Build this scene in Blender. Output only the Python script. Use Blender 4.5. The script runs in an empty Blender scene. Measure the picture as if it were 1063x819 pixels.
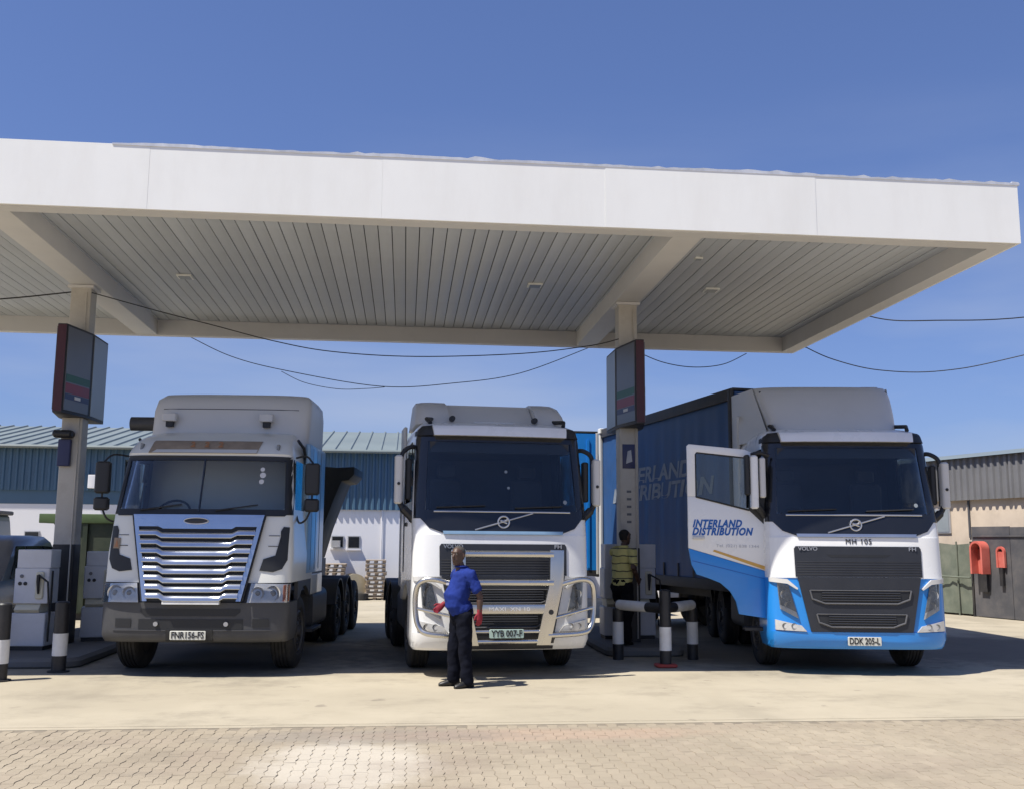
import bpy, bmesh, math, random
from mathutils import Vector, Matrix
random.seed(11)
R_ = math.radians
sc = bpy.context.scene
COL = sc.collection
# ------------------------------------------------------------------ camera
CAM_H = 1.8
p_, y_, r_ = 0.1444, 0.1035, 0.0069
fw = Vector((math.sin(y_)*math.cos(p_), math.cos(y_)*math.cos(p_), math.sin(p_)))
rt = Vector((math.cos(y_), -math.sin(y_), 0)); up = rt.cross(fw)
rt, up = math.cos(r_)*rt + math.sin(r_)*up, -math.sin(r_)*rt + math.cos(r_)*up
cd = bpy.data.cameras.new('camera'); cam = bpy.data.objects.new('camera', cd); COL.objects.link(cam)
cd.sensor_fit = 'HORIZONTAL'; cd.sensor_width = 36.0; cd.lens = 36.0*1052.0/1063.0
cd.clip_start = 0.1; cd.clip_end = 3000
mw = Matrix((rt, up, -fw)).transposed().to_4x4(); mw.translation = (0, 0, CAM_H)
cam.matrix_world = mw
sc.camera = cam
# ------------------------------------------------------------------ world, sun, exposure
SUN_TRAVEL = Vector((0.50, 0.235, -1.0)).normalized()
to_sun = -SUN_TRAVEL
w = bpy.data.worlds.new('World'); sc.world = w; w.use_nodes = True
nt = w.node_tree; nt.nodes.clear()
sky = nt.nodes.new('ShaderNodeTexSky'); sky.sky_type = 'NISHITA'; sky.sun_disc = False
sky.sun_elevation = math.asin(to_sun.z); sky.sun_rotation = math.atan2(to_sun.x, to_sun.y)
sky.air_density = 1.0; sky.dust_density = 0.7; sky.ozone_density = 4.5; sky.altitude = 20
# thin high cirrus over the whole dome
tcw = nt.nodes.new('ShaderNodeTexCoord'); mapw = nt.nodes.new('ShaderNodeMapping')
mapw.inputs['Scale'].default_value = (1.2, 2.0, 7.0)
nzw = nt.nodes.new('ShaderNodeTexNoise'); nzw.inputs['Scale'].default_value = 1.6; nzw.inputs['Detail'].default_value = 7
crw = nt.nodes.new('ShaderNodeValToRGB')
crw.color_ramp.elements[0].position = 0.42; crw.color_ramp.elements[0].color = (0, 0, 0, 1)
crw.color_ramp.elements[1].position = 0.80; crw.color_ramp.elements[1].color = (0.75, 0.75, 0.75, 1)
mxw = nt.nodes.new('ShaderNodeMix'); mxw.data_type = 'RGBA'
mxw.inputs['B'].default_value = (3.6, 4.2, 5.6, 1)
bgw = nt.nodes.new('ShaderNodeBackground'); bgw.inputs['Strength'].default_value = 0.092
ow = nt.nodes.new('ShaderNodeOutputWorld')
L = nt.links.new
L(tcw.outputs['Generated'], mapw.inputs['Vector']); L(mapw.outputs['Vector'], nzw.inputs['Vector'])
L(nzw.outputs['Fac'], crw.inputs['Fac'])
spw = nt.nodes.new('ShaderNodeSeparateXYZ'); L(tcw.outputs['Generated'], spw.inputs[0])
low = nt.nodes.new('ShaderNodeMapRange'); low.inputs['From Min'].default_value = 0.12; low.inputs['From Max'].default_value = 0.42; low.inputs['To Min'].default_value = 1.0; low.inputs['To Max'].default_value = 0.0
L(spw.outputs['Z'], low.inputs['Value'])
mlw = nt.nodes.new('ShaderNodeMath'); mlw.operation = 'MULTIPLY'; L(crw.outputs['Color'], mlw.inputs[0]); L(low.outputs['Result'], mlw.inputs[1]); L(mlw.outputs[0], mxw.inputs['Factor'])
tnt = nt.nodes.new('ShaderNodeVectorMath'); tnt.operation = 'MULTIPLY'; tnt.inputs[1].default_value = (0.88, 1.0, 1.46)
gam = nt.nodes.new('ShaderNodeGamma'); gam.inputs['Gamma'].default_value = 0.76
L(sky.outputs['Color'], gam.inputs['Color']); L(gam.outputs['Color'], tnt.inputs[0]); L(tnt.outputs[0], mxw.inputs['A']); L(mxw.outputs['Result'], bgw.inputs['Color'])
L(bgw.outputs['Background'], ow.inputs['Surface'])
sd = bpy.data.lights.new('sun', 'SUN'); sd.energy = 5.0; sd.angle = R_(0.53); sd.color = (1.0, 0.95, 0.87)
so = bpy.data.objects.new('sun', sd); COL.objects.link(so)
so.rotation_euler = SUN_TRAVEL.to_track_quat('-Z', 'Y').to_euler(); so.location = (-20, -10, 40)
sc.view_settings.view_transform = 'Standard'; sc.view_settings.look = 'None'
sc.view_settings.gamma = 1.0; sc.view_settings.exposure = 0.45
sc.view_settings.use_curve_mapping = False
sc.cycles.use_denoising = True; sc.cycles.max_bounces = 8; sc.cycles.transparent_max_bounces = 12
sc.cycles.diffuse_bounces = 5; sc.cycles.caustics_reflective = False; sc.cycles.caustics_refractive = False
sc.cycles.sample_clamp_indirect = 6.0

# ------------------------------------------------------------------ materials
MATS = {}
def M(name, col, rough=0.5, metal=0.0, var=0.08, scale=3.0, bump=0.0, bscale=60.0, coat=0.0, rnd=0.0, dirt=0.0, dirtcol=(0.12, 0.10, 0.08), dscale=1.5, spec=0.5, stretch=None):
    if name in MATS: return MATS[name]
    m = bpy.data.materials.new(name); m.use_nodes = True; MATS[name] = m
    n = m.node_tree.nodes; l = m.node_tree.links.new; b = n['Principled BSDF']
    tc = n.new('ShaderNodeTexCoord')
    nz = n.new('ShaderNodeTexNoise'); nz.inputs['Scale'].default_value = scale; nz.inputs['Detail'].default_value = 6; nz.inputs['Roughness'].default_value = 0.6
    l(tc.outputs['Object'], nz.inputs['Vector'])
    mr = n.new('ShaderNodeMapRange'); mr.inputs['From Min'].default_value = 0.3; mr.inputs['From Max'].default_value = 0.7
    mr.inputs['To Min'].default_value = 1 - var; mr.inputs['To Max'].default_value = 1 + var
    l(nz.outputs['Fac'], mr.inputs['Value'])
    fac = mr.outputs['Result']
    if rnd:
        oi = n.new('ShaderNodeObjectInfo'); m2 = n.new('ShaderNodeMapRange')
        m2.inputs['To Min'].default_value = 1 - rnd; m2.inputs['To Max'].default_value = 1 + rnd
        l(oi.outputs['Random'], m2.inputs['Value'])
        mu = n.new('ShaderNodeMath'); mu.operation = 'MULTIPLY'; l(fac, mu.inputs[0]); l(m2.outputs['Result'], mu.inputs[1]); fac = mu.outputs[0]
    vm = n.new('ShaderNodeVectorMath'); vm.operation = 'SCALE'; vm.inputs[0].default_value = col[:3]
    l(fac, vm.inputs['Scale']); out = vm.outputs['Vector']
    if dirt:
        n2 = n.new('ShaderNodeTexNoise'); n2.inputs['Scale'].default_value = dscale; n2.inputs['Detail'].default_value = 8; n2.inputs['Roughness'].default_value = 0.7
        if stretch:
            mp = n.new('ShaderNodeMapping'); mp.inputs['Scale'].default_value = stretch; l(tc.outputs['Object'], mp.inputs['Vector']); l(mp.outputs['Vector'], n2.inputs['Vector'])
        else: l(tc.outputs['Object'], n2.inputs['Vector'])
        m3 = n.new('ShaderNodeMapRange'); m3.inputs['From Min'].default_value = 0.45; m3.inputs['From Max'].default_value = 0.75
        m3.inputs['To Min'].default_value = 0; m3.inputs['To Max'].default_value = dirt; l(n2.outputs['Fac'], m3.inputs['Value'])
        mx = n.new('ShaderNodeMix'); mx.data_type = 'RGBA'; mx.inputs['B'].default_value = (*dirtcol, 1)
        l(m3.outputs['Result'], mx.inputs['Factor']); l(out, mx.inputs['A']); out = mx.outputs['Result']
    l(out, b.inputs['Base Color'])
    m4 = n.new('ShaderNodeMapRange'); m4.inputs['To Min'].default_value = max(0.02, rough*0.8); m4.inputs['To Max'].default_value = min(1, rough*1.2)
    l(nz.outputs['Fac'], m4.inputs['Value']); l(m4.outputs['Result'], b.inputs['Roughness'])
    b.inputs['Metallic'].default_value = metal
    b.inputs['Specular IOR Level'].default_value = spec
    if coat: b.inputs['Coat Weight'].default_value = coat; b.inputs['Coat Roughness'].default_value = 0.06
    if bump:
        n3 = n.new('ShaderNodeTexNoise'); n3.inputs['Scale'].default_value = bscale; n3.inputs['Detail'].default_value = 4
        l(tc.outputs['Object'], n3.inputs['Vector'])
        bp = n.new('ShaderNodeBump'); bp.inputs['Strength'].default_value = bump; bp.inputs['Distance'].default_value = 0.01
        l(n3.outputs['Fac'], bp.inputs['Height']); l(bp.outputs['Normal'], b.inputs['Normal'])
    return m

def glass(name, tint, refl=0.08):
    m = bpy.data.materials.new(name); m.use_nodes = True; MATS[name] = m
    n = m.node_tree.nodes; l = m.node_tree.links.new; n.remove(n['Principled BSDF'])
    tr = n.new('ShaderNodeBsdfTransparent'); tr.inputs['Color'].default_value = (*tint, 1)
    gl = n.new('ShaderNodeBsdfGlossy'); gl.inputs['Roughness'].default_value = 0.02
    fr = n.new('ShaderNodeFresnel'); fr.inputs['IOR'].default_value = 1.5
    nz = n.new('ShaderNodeTexNoise'); nz.inputs['Scale'].default_value = 3.0
    mr = n.new('ShaderNodeMapRange'); mr.inputs['To Min'].default_value = 0.8; mr.inputs['To Max'].default_value = 1.1
    tc = n.new('ShaderNodeTexCoord'); l(tc.outputs['Object'], nz.inputs['Vector']); l(nz.outputs['Fac'], mr.inputs['Value'])
    mu = n.new('ShaderNodeMath'); mu.operation = 'MULTIPLY'; l(fr.outputs['Fac'], mu.inputs[0]); l(mr.outputs['Result'], mu.inputs[1])
    mx = n.new('ShaderNodeMixShader'); l(mu.outputs[0], mx.inputs[0]); l(tr.outputs[0], mx.inputs[1]); l(gl.outputs[0], mx.inputs[2])
    l(mx.outputs[0], n['Material Output'].inputs['Surface'])
    return m

M('white_paint', (0.84, 0.84, 0.82), 0.28, var=0.04, coat=0.5, dirt=0.20, dirtcol=(0.35, 0.32, 0.27))
M('cream_white', (0.74, 0.74, 0.68), 0.33, var=0.03, coat=0.4, dirt=0.15, dirtcol=(0.35, 0.32, 0.27))
M('grey_white', (0.62, 0.61, 0.58), 0.4, var=0.04, dirt=0.15, dirtcol=(0.3, 0.28, 0.24))
M('sky_blue_paint', (0.02, 0.235, 0.66), 0.3, var=0.04, coat=0.4, dirt=0.05)
M('black_gloss', (0.012, 0.013, 0.016), 0.22, var=0.1, coat=0.3)
M('black_plastic', (0.016, 0.017, 0.019), 0.5, var=0.15, bump=0.1)
M('grey_plastic', (0.055, 0.056, 0.06), 0.55, var=0.12, bump=0.12, dirt=0.25, dirtcol=(0.13, 0.12, 0.10))
M('grille_dark', (0.022, 0.024, 0.03), 0.45, var=0.12)
M('silver', (0.55, 0.56, 0.58), 0.3, metal=0.9, var=0.05)
M('chrome', (0.50, 0.53, 0.58), 0.15, metal=0.85, var=0.06)
M('polished_alu', (0.60, 0.59, 0.56), 0.28, metal=1.0, var=0.06, dirt=0.2, dirtcol=(0.35, 0.3, 0.25))
M('lamp_chrome', (0.66, 0.65, 0.62), 0.2, metal=0.35, var=0.12, scale=14)
M('lamp_dark', (0.22, 0.22, 0.215), 0.25, metal=0.4, var=0.3, scale=14)
M('slot_grey', (0.13, 0.13, 0.135), 0.4, metal=0.3)
M('amber', (0.65, 0.18, 0.02), 0.25, var=0.1)
M('rubber', (0.022, 0.021, 0.020), 0.8, var=0.2, bump=0.2, dirt=0.45, dirtcol=(0.10, 0.09, 0.075), dscale=4)
M('rim_steel', (0.10, 0.098, 0.092), 0.55, metal=0.4, var=0.1, dirt=0.5)
M('chassis', (0.03, 0.03, 0.032), 0.6, var=0.2, dirt=0.4)
M('interior', (0.035, 0.036, 0.04), 0.75, var=0.15)
M('seat_cloth', (0.028, 0.028, 0.034), 0.9, var=0.2, scale=10)
M('curtain_blue', (0.020, 0.072, 0.20), 0.55, var=0.12, scale=2.0, bump=0.15, bscale=30, dirt=0.25, dirtcol=(0.06, 0.07, 0.09))
M('bright_blue_sheet', (0.01, 0.23, 0.68), 0.45, var=0.06, dirt=0.1)
M('side_steel_blue', (0.26, 0.40, 0.53), 0.3, metal=0.25, var=0.1, coat=0.3)
M('lettering_grey', (0.22, 0.25, 0.29), 0.6, var=0.25, scale=4)
M('lettering_blue', (0.01, 0.11, 0.40), 0.5)
M('lettering_black', (0.015, 0.015, 0.018), 0.5)
M('lettering_pale', (0.45, 0.46, 0.48), 0.4)
M('lettering_white', (0.7, 0.7, 0.7), 0.5)
M('lettering_thin', (0.50, 0.51, 0.53), 0.5)
M('ochre_stripe', (0.62, 0.36, 0.08), 0.4)
M('plate_white', (0.62, 0.62, 0.55), 0.45, var=0.08, dirt=0.2)
M('plate_green', (0.42, 0.55, 0.48), 0.45, var=0.08)
M('sign_orange', (0.36, 0.17, 0.08), 0.6)
M('wood_board', (0.30, 0.23, 0.16), 0.7, var=0.2, scale=8)
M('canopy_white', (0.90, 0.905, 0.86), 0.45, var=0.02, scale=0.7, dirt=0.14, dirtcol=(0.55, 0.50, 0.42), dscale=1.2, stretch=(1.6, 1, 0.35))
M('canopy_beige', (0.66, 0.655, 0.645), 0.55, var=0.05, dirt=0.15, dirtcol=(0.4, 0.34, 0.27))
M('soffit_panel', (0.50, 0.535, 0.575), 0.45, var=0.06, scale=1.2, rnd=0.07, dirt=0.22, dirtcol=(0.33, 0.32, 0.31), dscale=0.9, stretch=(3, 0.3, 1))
M('gap_dark', (0.03, 0.03, 0.03), 0.9)
M('flashing', (0.70, 0.71, 0.72), 0.4, metal=0.3, var=0.15, scale=6)
M('column_paint', (0.56, 0.53, 0.47), 0.6, var=0.07, dirt=0.45, dirtcol=(0.25, 0.22, 0.18), dscale=3)
M('black_paint', (0.018, 0.018, 0.02), 0.5, var=0.2, dirt=0.3)
M('white_band', (0.74, 0.74, 0.72), 0.5, var=0.05, dirt=0.3, dirtcol=(0.3, 0.28, 0.25), dscale=5)
M('red_paint', (0.45, 0.05, 0.035), 0.5, var=0.1, dirt=0.25)
M('faded_red', (0.55, 0.12, 0.09), 0.55, var=0.12, dirt=0.3, dirtcol=(0.5, 0.3, 0.25))
M('sign_face', (0.13, 0.135, 0.15), 0.3, var=0.06)
M('sign_face_side', (0.24, 0.27, 0.29), 0.35, var=0.06)
M('sign_frame', (0.03, 0.03, 0.035), 0.5)
M('sign_red', (0.06, 0.012, 0.016), 0.4)
M('sign_stripe_red', (0.22, 0.025, 0.035), 0.4)
M('sign_stripe_green', (0.02, 0.10, 0.05), 0.4)
M('sign_stripe_navy', (0.03, 0.035, 0.10), 0.4)
M('pump_white', (0.64, 0.65, 0.68), 0.4, var=0.04, dirt=0.2, dirtcol=(0.35, 0.33, 0.3), dscale=2.5)
M('pump_cream', (0.66, 0.62, 0.48), 0.5)
M('kerb', (0.17, 0.165, 0.155), 0.85, var=0.15, bump=0.3, dirt=0.5, dirtcol=(0.05, 0.05, 0.05))
M('cable_black', (0.015, 0.015, 0.016), 0.6)
M('wall_white', (0.74, 0.74, 0.76), 0.8, var=0.03, scale=1.0, bump=0.1, dirt=0.15, dirtcol=(0.5, 0.47, 0.42), dscale=0.5)
M('clad_blue', (0.065, 0.13, 0.20), 0.45, var=0.08, scale=0.6)
M('roof_sheet', (0.17, 0.205, 0.205), 0.5, var=0.10, scale=0.5, dirt=0.25, dirtcol=(0.22, 0.20, 0.18), dscale=0.3)
M('window_dark', (0.02, 0.022, 0.025), 0.15)
M('alu_frame', (0.55, 0.55, 0.55), 0.4, metal=0.6)
M('shed_cream', (0.60, 0.50, 0.39), 0.85, var=0.08, scale=1.5, bump=0.15, dirt=0.5, dirtcol=(0.33, 0.26, 0.2), dscale=1.0)
M('shed_clad', (0.15, 0.15, 0.155), 0.55, var=0.12, scale=1.0)
M('hoarding_dark', (0.075, 0.075, 0.082), 0.7, var=0.2, scale=1.5, dirt=0.4, dirtcol=(0.2, 0.17, 0.14))
M('tarp_green', (0.13, 0.15, 0.115), 0.8, var=0.2, scale=3, dirt=0.4, dirtcol=(0.23, 0.21, 0.17))
M('skip_green', (0.020, 0.034, 0.018), 0.6, var=0.2, dirt=0.3)
M('skip_rim', (0.06, 0.10, 0.035), 0.6, var=0.2)
M('skip_black', (0.010, 0.012, 0.012), 0.7, var=0.2)
M('car_grey', (0.11, 0.115, 0.13), 0.3, var=0.08, coat=0.5)
M('bus_teal', (0.13, 0.17, 0.16), 0.4, var=0.1)
M('pallet_wood', (0.33, 0.27, 0.21), 0.85, var=0.25, scale=5)
M('drum_wood', (0.55, 0.48, 0.33), 0.8, var=0.15, scale=4)
M('skin', (0.075, 0.040, 0.026), 0.5, var=0.1, scale=12)
M('hair', (0.010, 0.009, 0.009), 0.9)
M('grey_hair', (0.06, 0.055, 0.05), 0.9)
M('shirt_blue', (0.016, 0.034, 0.19), 0.9, var=0.15, scale=9, spec=0.15)
M('trouser_navy', (0.006, 0.007, 0.013), 0.9, var=0.2, scale=8, spec=0.1)
M('trouser_black', (0.010, 0.010, 0.012), 0.9, var=0.2, spec=0.1)
M('shoe_black', (0.010, 0.010, 0.010), 0.45)
M('glove_red', (0.24, 0.014, 0.028), 0.75, var=0.12, scale=15)
M('eye_white', (0.2, 0.18, 0.16), 0.3)
M('board_panel_wood', (0.3, 0.22, 0.14), 0.8)
glass('windscreen_glass', (0.90, 0.93, 0.93)); glass('side_glass', (0.95, 0.98, 0.97)); glass('lamp_glass', (0.92, 0.92, 0.92))

def stripes_mat(name, c1, c2, per, frac):
    m = bpy.data.materials.new(name); m.use_nodes = True; MATS[name] = m
    n = m.node_tree.nodes; l = m.node_tree.links.new; b = n['Principled BSDF']
    tc = n.new('ShaderNodeTexCoord'); sp = n.new('ShaderNodeSeparateXYZ'); l(tc.outputs['Object'], sp.inputs[0])
    nz = n.new('ShaderNodeTexNoise'); nz.inputs['Scale'].default_value = 6; l(tc.outputs['Object'], nz.inputs['Vector'])
    ad = n.new('ShaderNodeMath'); ad.operation = 'MULTIPLY_ADD'; ad.inputs[1].default_value = 0.05; l(nz.outputs['Fac'], ad.inputs[0]); l(sp.outputs['Z'], ad.inputs[2])
    dv = n.new('ShaderNodeMath'); dv.operation = 'DIVIDE'; dv.inputs[1].default_value = per; l(ad.outputs[0], dv.inputs[0])
    fr = n.new('ShaderNodeMath'); fr.operation = 'FRACT'; l(dv.outputs[0], fr.inputs[0])
    lt = n.new('ShaderNodeMath'); lt.operation = 'LESS_THAN'; lt.inputs[1].default_value = frac; l(fr.outputs[0], lt.inputs[0])
    mx = n.new('ShaderNodeMix'); mx.data_type = 'RGBA'; mx.inputs['A'].default_value = (*c1, 1); mx.inputs['B'].default_value = (*c2, 1)
    l(lt.outputs[0], mx.inputs['Factor']); l(mx.outputs['Result'], b.inputs['Base Color']); b.inputs['Roughness'].default_value = 0.85
stripes_mat('shirt_yellow', (0.58, 0.53, 0.20), (0.08, 0.08, 0.05), 0.115, 0.15)

def ground_mat(name, base, dark, light, kind):
    m = bpy.data.materials.new(name); m.use_nodes = True; MATS[name] = m
    n = m.node_tree.nodes; l = m.node_tree.links.new; b = n['Principled BSDF']
    g = n.new('ShaderNodeNewGeometry'); pos = g.outputs['Position']
    def noise(scale, det=8, rough=0.6, stretch=None):
        nz = n.new('ShaderNodeTexNoise'); nz.inputs['Scale'].default_value = scale; nz.inputs['Detail'].default_value = det; nz.inputs['Roughness'].default_value = rough
        if stretch:
            mp = n.new('ShaderNodeMapping'); mp.inputs['Scale'].default_value = stretch; l(pos, mp.inputs['Vector']); l(mp.outputs['Vector'], nz.inputs['Vector'])
        else: l(pos, nz.inputs['Vector'])
        return nz.outputs['Fac']
    def rng(v, a, c, lo=0.0, hi=1.0):
        mr = n.new('ShaderNodeMapRange'); mr.interpolation_type = 'SMOOTHSTEP'
        for k, x in zip(('From Min', 'From Max', 'To Min', 'To Max'), (a, c, lo, hi)): mr.inputs[k].default_value = x
        l(v, mr.inputs['Value']); return mr.outputs['Result']
    def mix(f, a, c):
        mx = n.new('ShaderNodeMix'); mx.data_type = 'RGBA'; l(f, mx.inputs['Factor'])
        if isinstance(a, tuple): mx.inputs['A'].default_value = (*a, 1)
        else: l(a, mx.inputs['A'])
        mx.inputs['B'].default_value = (*c, 1); return mx.outputs['Result']
    def mul(a, c):
        mu = n.new('ShaderNodeMath'); mu.operation = 'MULTIPLY'; l(a, mu.inputs[0])
        if isinstance(c, float): mu.inputs[1].default_value = c
        else: l(c, mu.inputs[1])
        return mu.outputs[0]
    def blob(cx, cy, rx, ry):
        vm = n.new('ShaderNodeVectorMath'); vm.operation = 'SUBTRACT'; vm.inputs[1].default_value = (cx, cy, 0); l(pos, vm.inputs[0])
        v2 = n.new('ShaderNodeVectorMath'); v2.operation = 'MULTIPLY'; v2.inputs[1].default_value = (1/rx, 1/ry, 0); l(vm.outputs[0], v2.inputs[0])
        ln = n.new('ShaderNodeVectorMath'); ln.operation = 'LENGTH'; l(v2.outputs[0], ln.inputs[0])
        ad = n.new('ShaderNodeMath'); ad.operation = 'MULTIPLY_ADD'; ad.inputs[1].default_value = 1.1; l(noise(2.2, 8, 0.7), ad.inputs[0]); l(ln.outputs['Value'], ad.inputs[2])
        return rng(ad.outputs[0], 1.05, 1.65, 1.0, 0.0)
    c = mix(rng(noise(0.35), 0.38, 0.68), base, light)
    c = mix(mul(rng(noise(0.9, 9, 0.7, (0.8, 1.0, 1)), 0.46, 0.72), 0.62), c, dark)
    if kind == 'concrete':
        c = mix(mul(rng(noise(2.6, 5, 0.5), 0.66, 0.72), 0.45), c, (0.16, 0.14, 0.115))
        c = mix(mul(rng(noise(0.6, 4, 0.5, (1.0, 0.22, 1)), 0.58, 0.8), 0.4), c, tuple(x*0.7 for x in dark))
        for a in ((6.2, 16.8, 2.6, 3.3), (-2.6, 17.0, 2.6, 3.6), (1.2, 17.2, 2.4, 3.4), (10.2, 17.4, 3.2, 3.2), (-7.5, 17.6, 2.4, 3.6)):  # oil-stained truck bays, also painted dark to deepen the shade under the canopy
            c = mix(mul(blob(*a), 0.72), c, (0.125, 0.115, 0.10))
    else:
        oi = n.new('ShaderNodeObjectInfo')
        at = n.new('ShaderNodeAttribute'); at.attribute_name = 'tint'
        sm = n.new('ShaderNodeMath'); sm.operation = 'ADD'; l(at.outputs['Fac'], sm.inputs[0]); l(oi.outputs['Random'], sm.inputs[1])
        frc = n.new('ShaderNodeMath'); frc.operation = 'FRACT'; l(sm.outputs[0], frc.inputs[0])
        c = mix(mul(frc.outputs[0], 0.30), c, tuple(x*0.72 for x in base))
        c = mix(mul(blob(-0.45, 8.75, 0.85, 1.2), 0.5), c, (0.60, 0.56, 0.48))
        c = mix(mul(blob(1.2, 9.9, 2.1, 0.35), 0.55), c, (0.42, 0.30, 0.22))
        c = mix(mul(blob(-0.2, 9.9, 1.6, 0.45), 0.5), c, (0.20, 0.18, 0.16))
        c = mix(mul(rng(noise(1.7, 9, 0.75, (0.4, 1.3, 1)), 0.57, 0.72), 0.6), c, (0.16, 0.14, 0.115))
        c = mix(mul(rng(noise(0.9, 6, 0.6), 0.45, 0.7), 0.35), c, (0.30, 0.24, 0.19))
    sp = noise(45, 5, 0.7); c = mix(mul(rng(sp, 0.55, 0.8), 0.25), c, tuple(x*0.5 for x in dark))
    l(c, b.inputs['Base Color']); b.inputs['Roughness'].default_value = 0.88; b.inputs['Specular IOR Level'].default_value = 0.25
    bp = n.new('ShaderNodeBump'); bp.inputs['Strength'].default_value = 0.35; bp.inputs['Distance'].default_value = 0.01
    l(noise(38, 6, 0.7), bp.inputs['Height']); l(bp.outputs['Normal'], b.inputs['Normal'])
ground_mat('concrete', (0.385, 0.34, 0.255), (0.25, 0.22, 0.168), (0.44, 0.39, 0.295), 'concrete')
ground_mat('paver', (0.335, 0.285, 0.21), (0.22, 0.185, 0.14), (0.39, 0.335, 0.25), 'paver')
M('sand_joint', (0.235, 0.20, 0.15), 0.95, var=0.25, scale=2)
M('far_ground', (0.30, 0.26, 0.21), 0.95, var=0.2, scale=0.3)

# ------------------------------------------------------------------ helpers
def tag(o, label=None, cat=None, group=None, kind=None):
    if label: o['label'] = label
    if cat: o['category'] = cat
    if group: o['group'] = group
    if kind: o['kind'] = kind
    return o
def empty(name, loc=(0, 0, 0), rz=0.0, parent=None):
    o = bpy.data.objects.new(name, None); COL.objects.link(o); o.location = loc; o.rotation_euler = (0, 0, rz); o.empty_display_size = 0.2
    if parent: o.parent = parent
    return o
def finish(me, ang=32):
    me.shade_smooth()
    try: me.set_sharp_from_angle(angle=R_(ang))
    except Exception: pass
def link(name, me, mat, parent=None, loc=None):
    o = bpy.data.objects.new(name, me); COL.objects.link(o)
    if mat is not None and not me.materials: me.materials.append(MATS[mat])
    if parent: o.parent = parent
    if loc: o.location = loc
    return o
class MB:
    def __init__(s): s.v = []; s.f = []
    def add(s, vs, fs):
        k = len(s.v); s.v += [tuple(v) for v in vs]; s.f += [tuple(i + k for i in f) for f in fs]; return s
    def box(s, x0, x1, y0, y1, z0, z1):
        return s.add([(x0, y0, z0), (x1, y0, z0), (x1, y1, z0), (x0, y1, z0), (x0, y0, z1), (x1, y0, z1), (x1, y1, z1), (x0, y1, z1)],
                     [(0, 3, 2, 1), (4, 5, 6, 7), (0, 1, 5, 4), (1, 2, 6, 5), (2, 3, 7, 6), (3, 0, 4, 7)])
    def rbox(s, x0, x1, y0, y1, z0, z1, r=0.03, seg=3, axis='z'):
        # box with rounded edges running along one axis
        if axis == 'z': a0, a1, b0, b1, h0, h1 = x0, x1, y0, y1, z0, z1; f = lambda a, b, h: (a, b, h)
        elif axis == 'y': a0, a1, b0, b1, h0, h1 = x0, x1, z0, z1, y0, y1; f = lambda a, b, h: (a, h, b)
        else: a0, a1, b0, b1, h0, h1 = y0, y1, z0, z1, x0, x1; f = lambda a, b, h: (h, a, b)
        pts = []
        for cx, cy, st in ((a1-r, b1-r, 0), (a0+r, b1-r, 90), (a0+r, b0+r, 180), (a1-r, b0+r, 270)):
            for k in range(seg+1):
                t = R_(st + 90*k/seg); pts.append((cx + r*math.cos(t), cy + r*math.sin(t)))
        n = len(pts); e = min(r*0.5, abs(h1-h0)*0.3)
        ca, cb = (a0+a1)/2, (b0+b1)/2
        sh = lambda q: (ca + (q[0]-ca)*(1 - e/max(1e-6, abs(a1-a0)/2)), cb + (q[1]-cb)*(1 - e/max(1e-6, abs(b1-b0)/2)))
        rings = [[f(*sh(q), h0) for q in pts], [f(*q, h0+e) for q in pts], [f(*q, h1-e) for q in pts], [f(*sh(q), h1) for q in pts]]
        return s.rings(rings)
    def rings(s, rings, cap0=True, cap1=True):
        n = len(rings[0]); vs = [v for r in rings for v in r]; fs = []
        for i in range(len(rings)-1):
            for j in range(n): fs.append((i*n+j, i*n+(j+1) % n, (i+1)*n+(j+1) % n, (i+1)*n+j))
        if cap0: fs.append(tuple(reversed(range(n))))
        if cap1: fs.append(tuple(range((len(rings)-1)*n, len(rings)*n)))
        return s.add(vs, fs)
    def tube(s, path, r, n=10, closed=False):
        P = [Vector(p) for p in path]; rings = []; m = len(P)
        rr = r if isinstance(r, (list, tuple)) else [r]*m
        prev = None
        for i in range(m):
            if closed: d = P[(i+1) % m] - P[i-1]
            else: d = P[min(i+1, m-1)] - P[max(i-1, 0)]
            d.normalize()
            if prev is None:
                a = Vector((0, 0, 1)) if abs(d.z) < 0.9 else Vector((1, 0, 0)); u = d.cross(a).normalized()
            else: u = (prev - d*prev.dot(d)).normalized()
            prev = u; v = d.cross(u)
            rings.append([P[i] + rr[i]*(math.cos(t)*u + math.sin(t)*v) for t in [2*math.pi*k/n for k in range(n)]])
        if closed: rings.append(rings[0])
        return s.rings(rings, not closed, not closed)
    def lathe(s, prof, origin=(0, 0, 0), axis='x', n=32):
        # prof: list of (a along axis, radius)
        rings = []
        for a, r in prof:
            ring = []
            for k in range(n):
                t = 2*math.pi*k/n; c, d = r*math.cos(t), r*math.sin(t)
                q = {'x': (a, c, d), 'y': (c, a, d), 'z': (c, d, a)}[axis]
                ring.append((q[0]+origin[0], q[1]+origin[1], q[2]+origin[2]))
            rings.append(ring)
        return s.rings(rings)
    def prism(s, poly, d0, d1, plane='xz'):
        f = {'xz': lambda a, b, d: (a, d, b), 'yz': lambda a, b, d: (d, a, b), 'xy': lambda a, b, d: (a, b, d)}[plane]
        n = len(poly)
        return s.add([f(a, b, d0) for a, b in poly] + [f(a, b, d1) for a, b in poly],
                     [tuple(range(n)), tuple(reversed(range(n, 2*n)))] + [(i, i+n, (i+1) % n+n, (i+1) % n) for i in range(n)])
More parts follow.
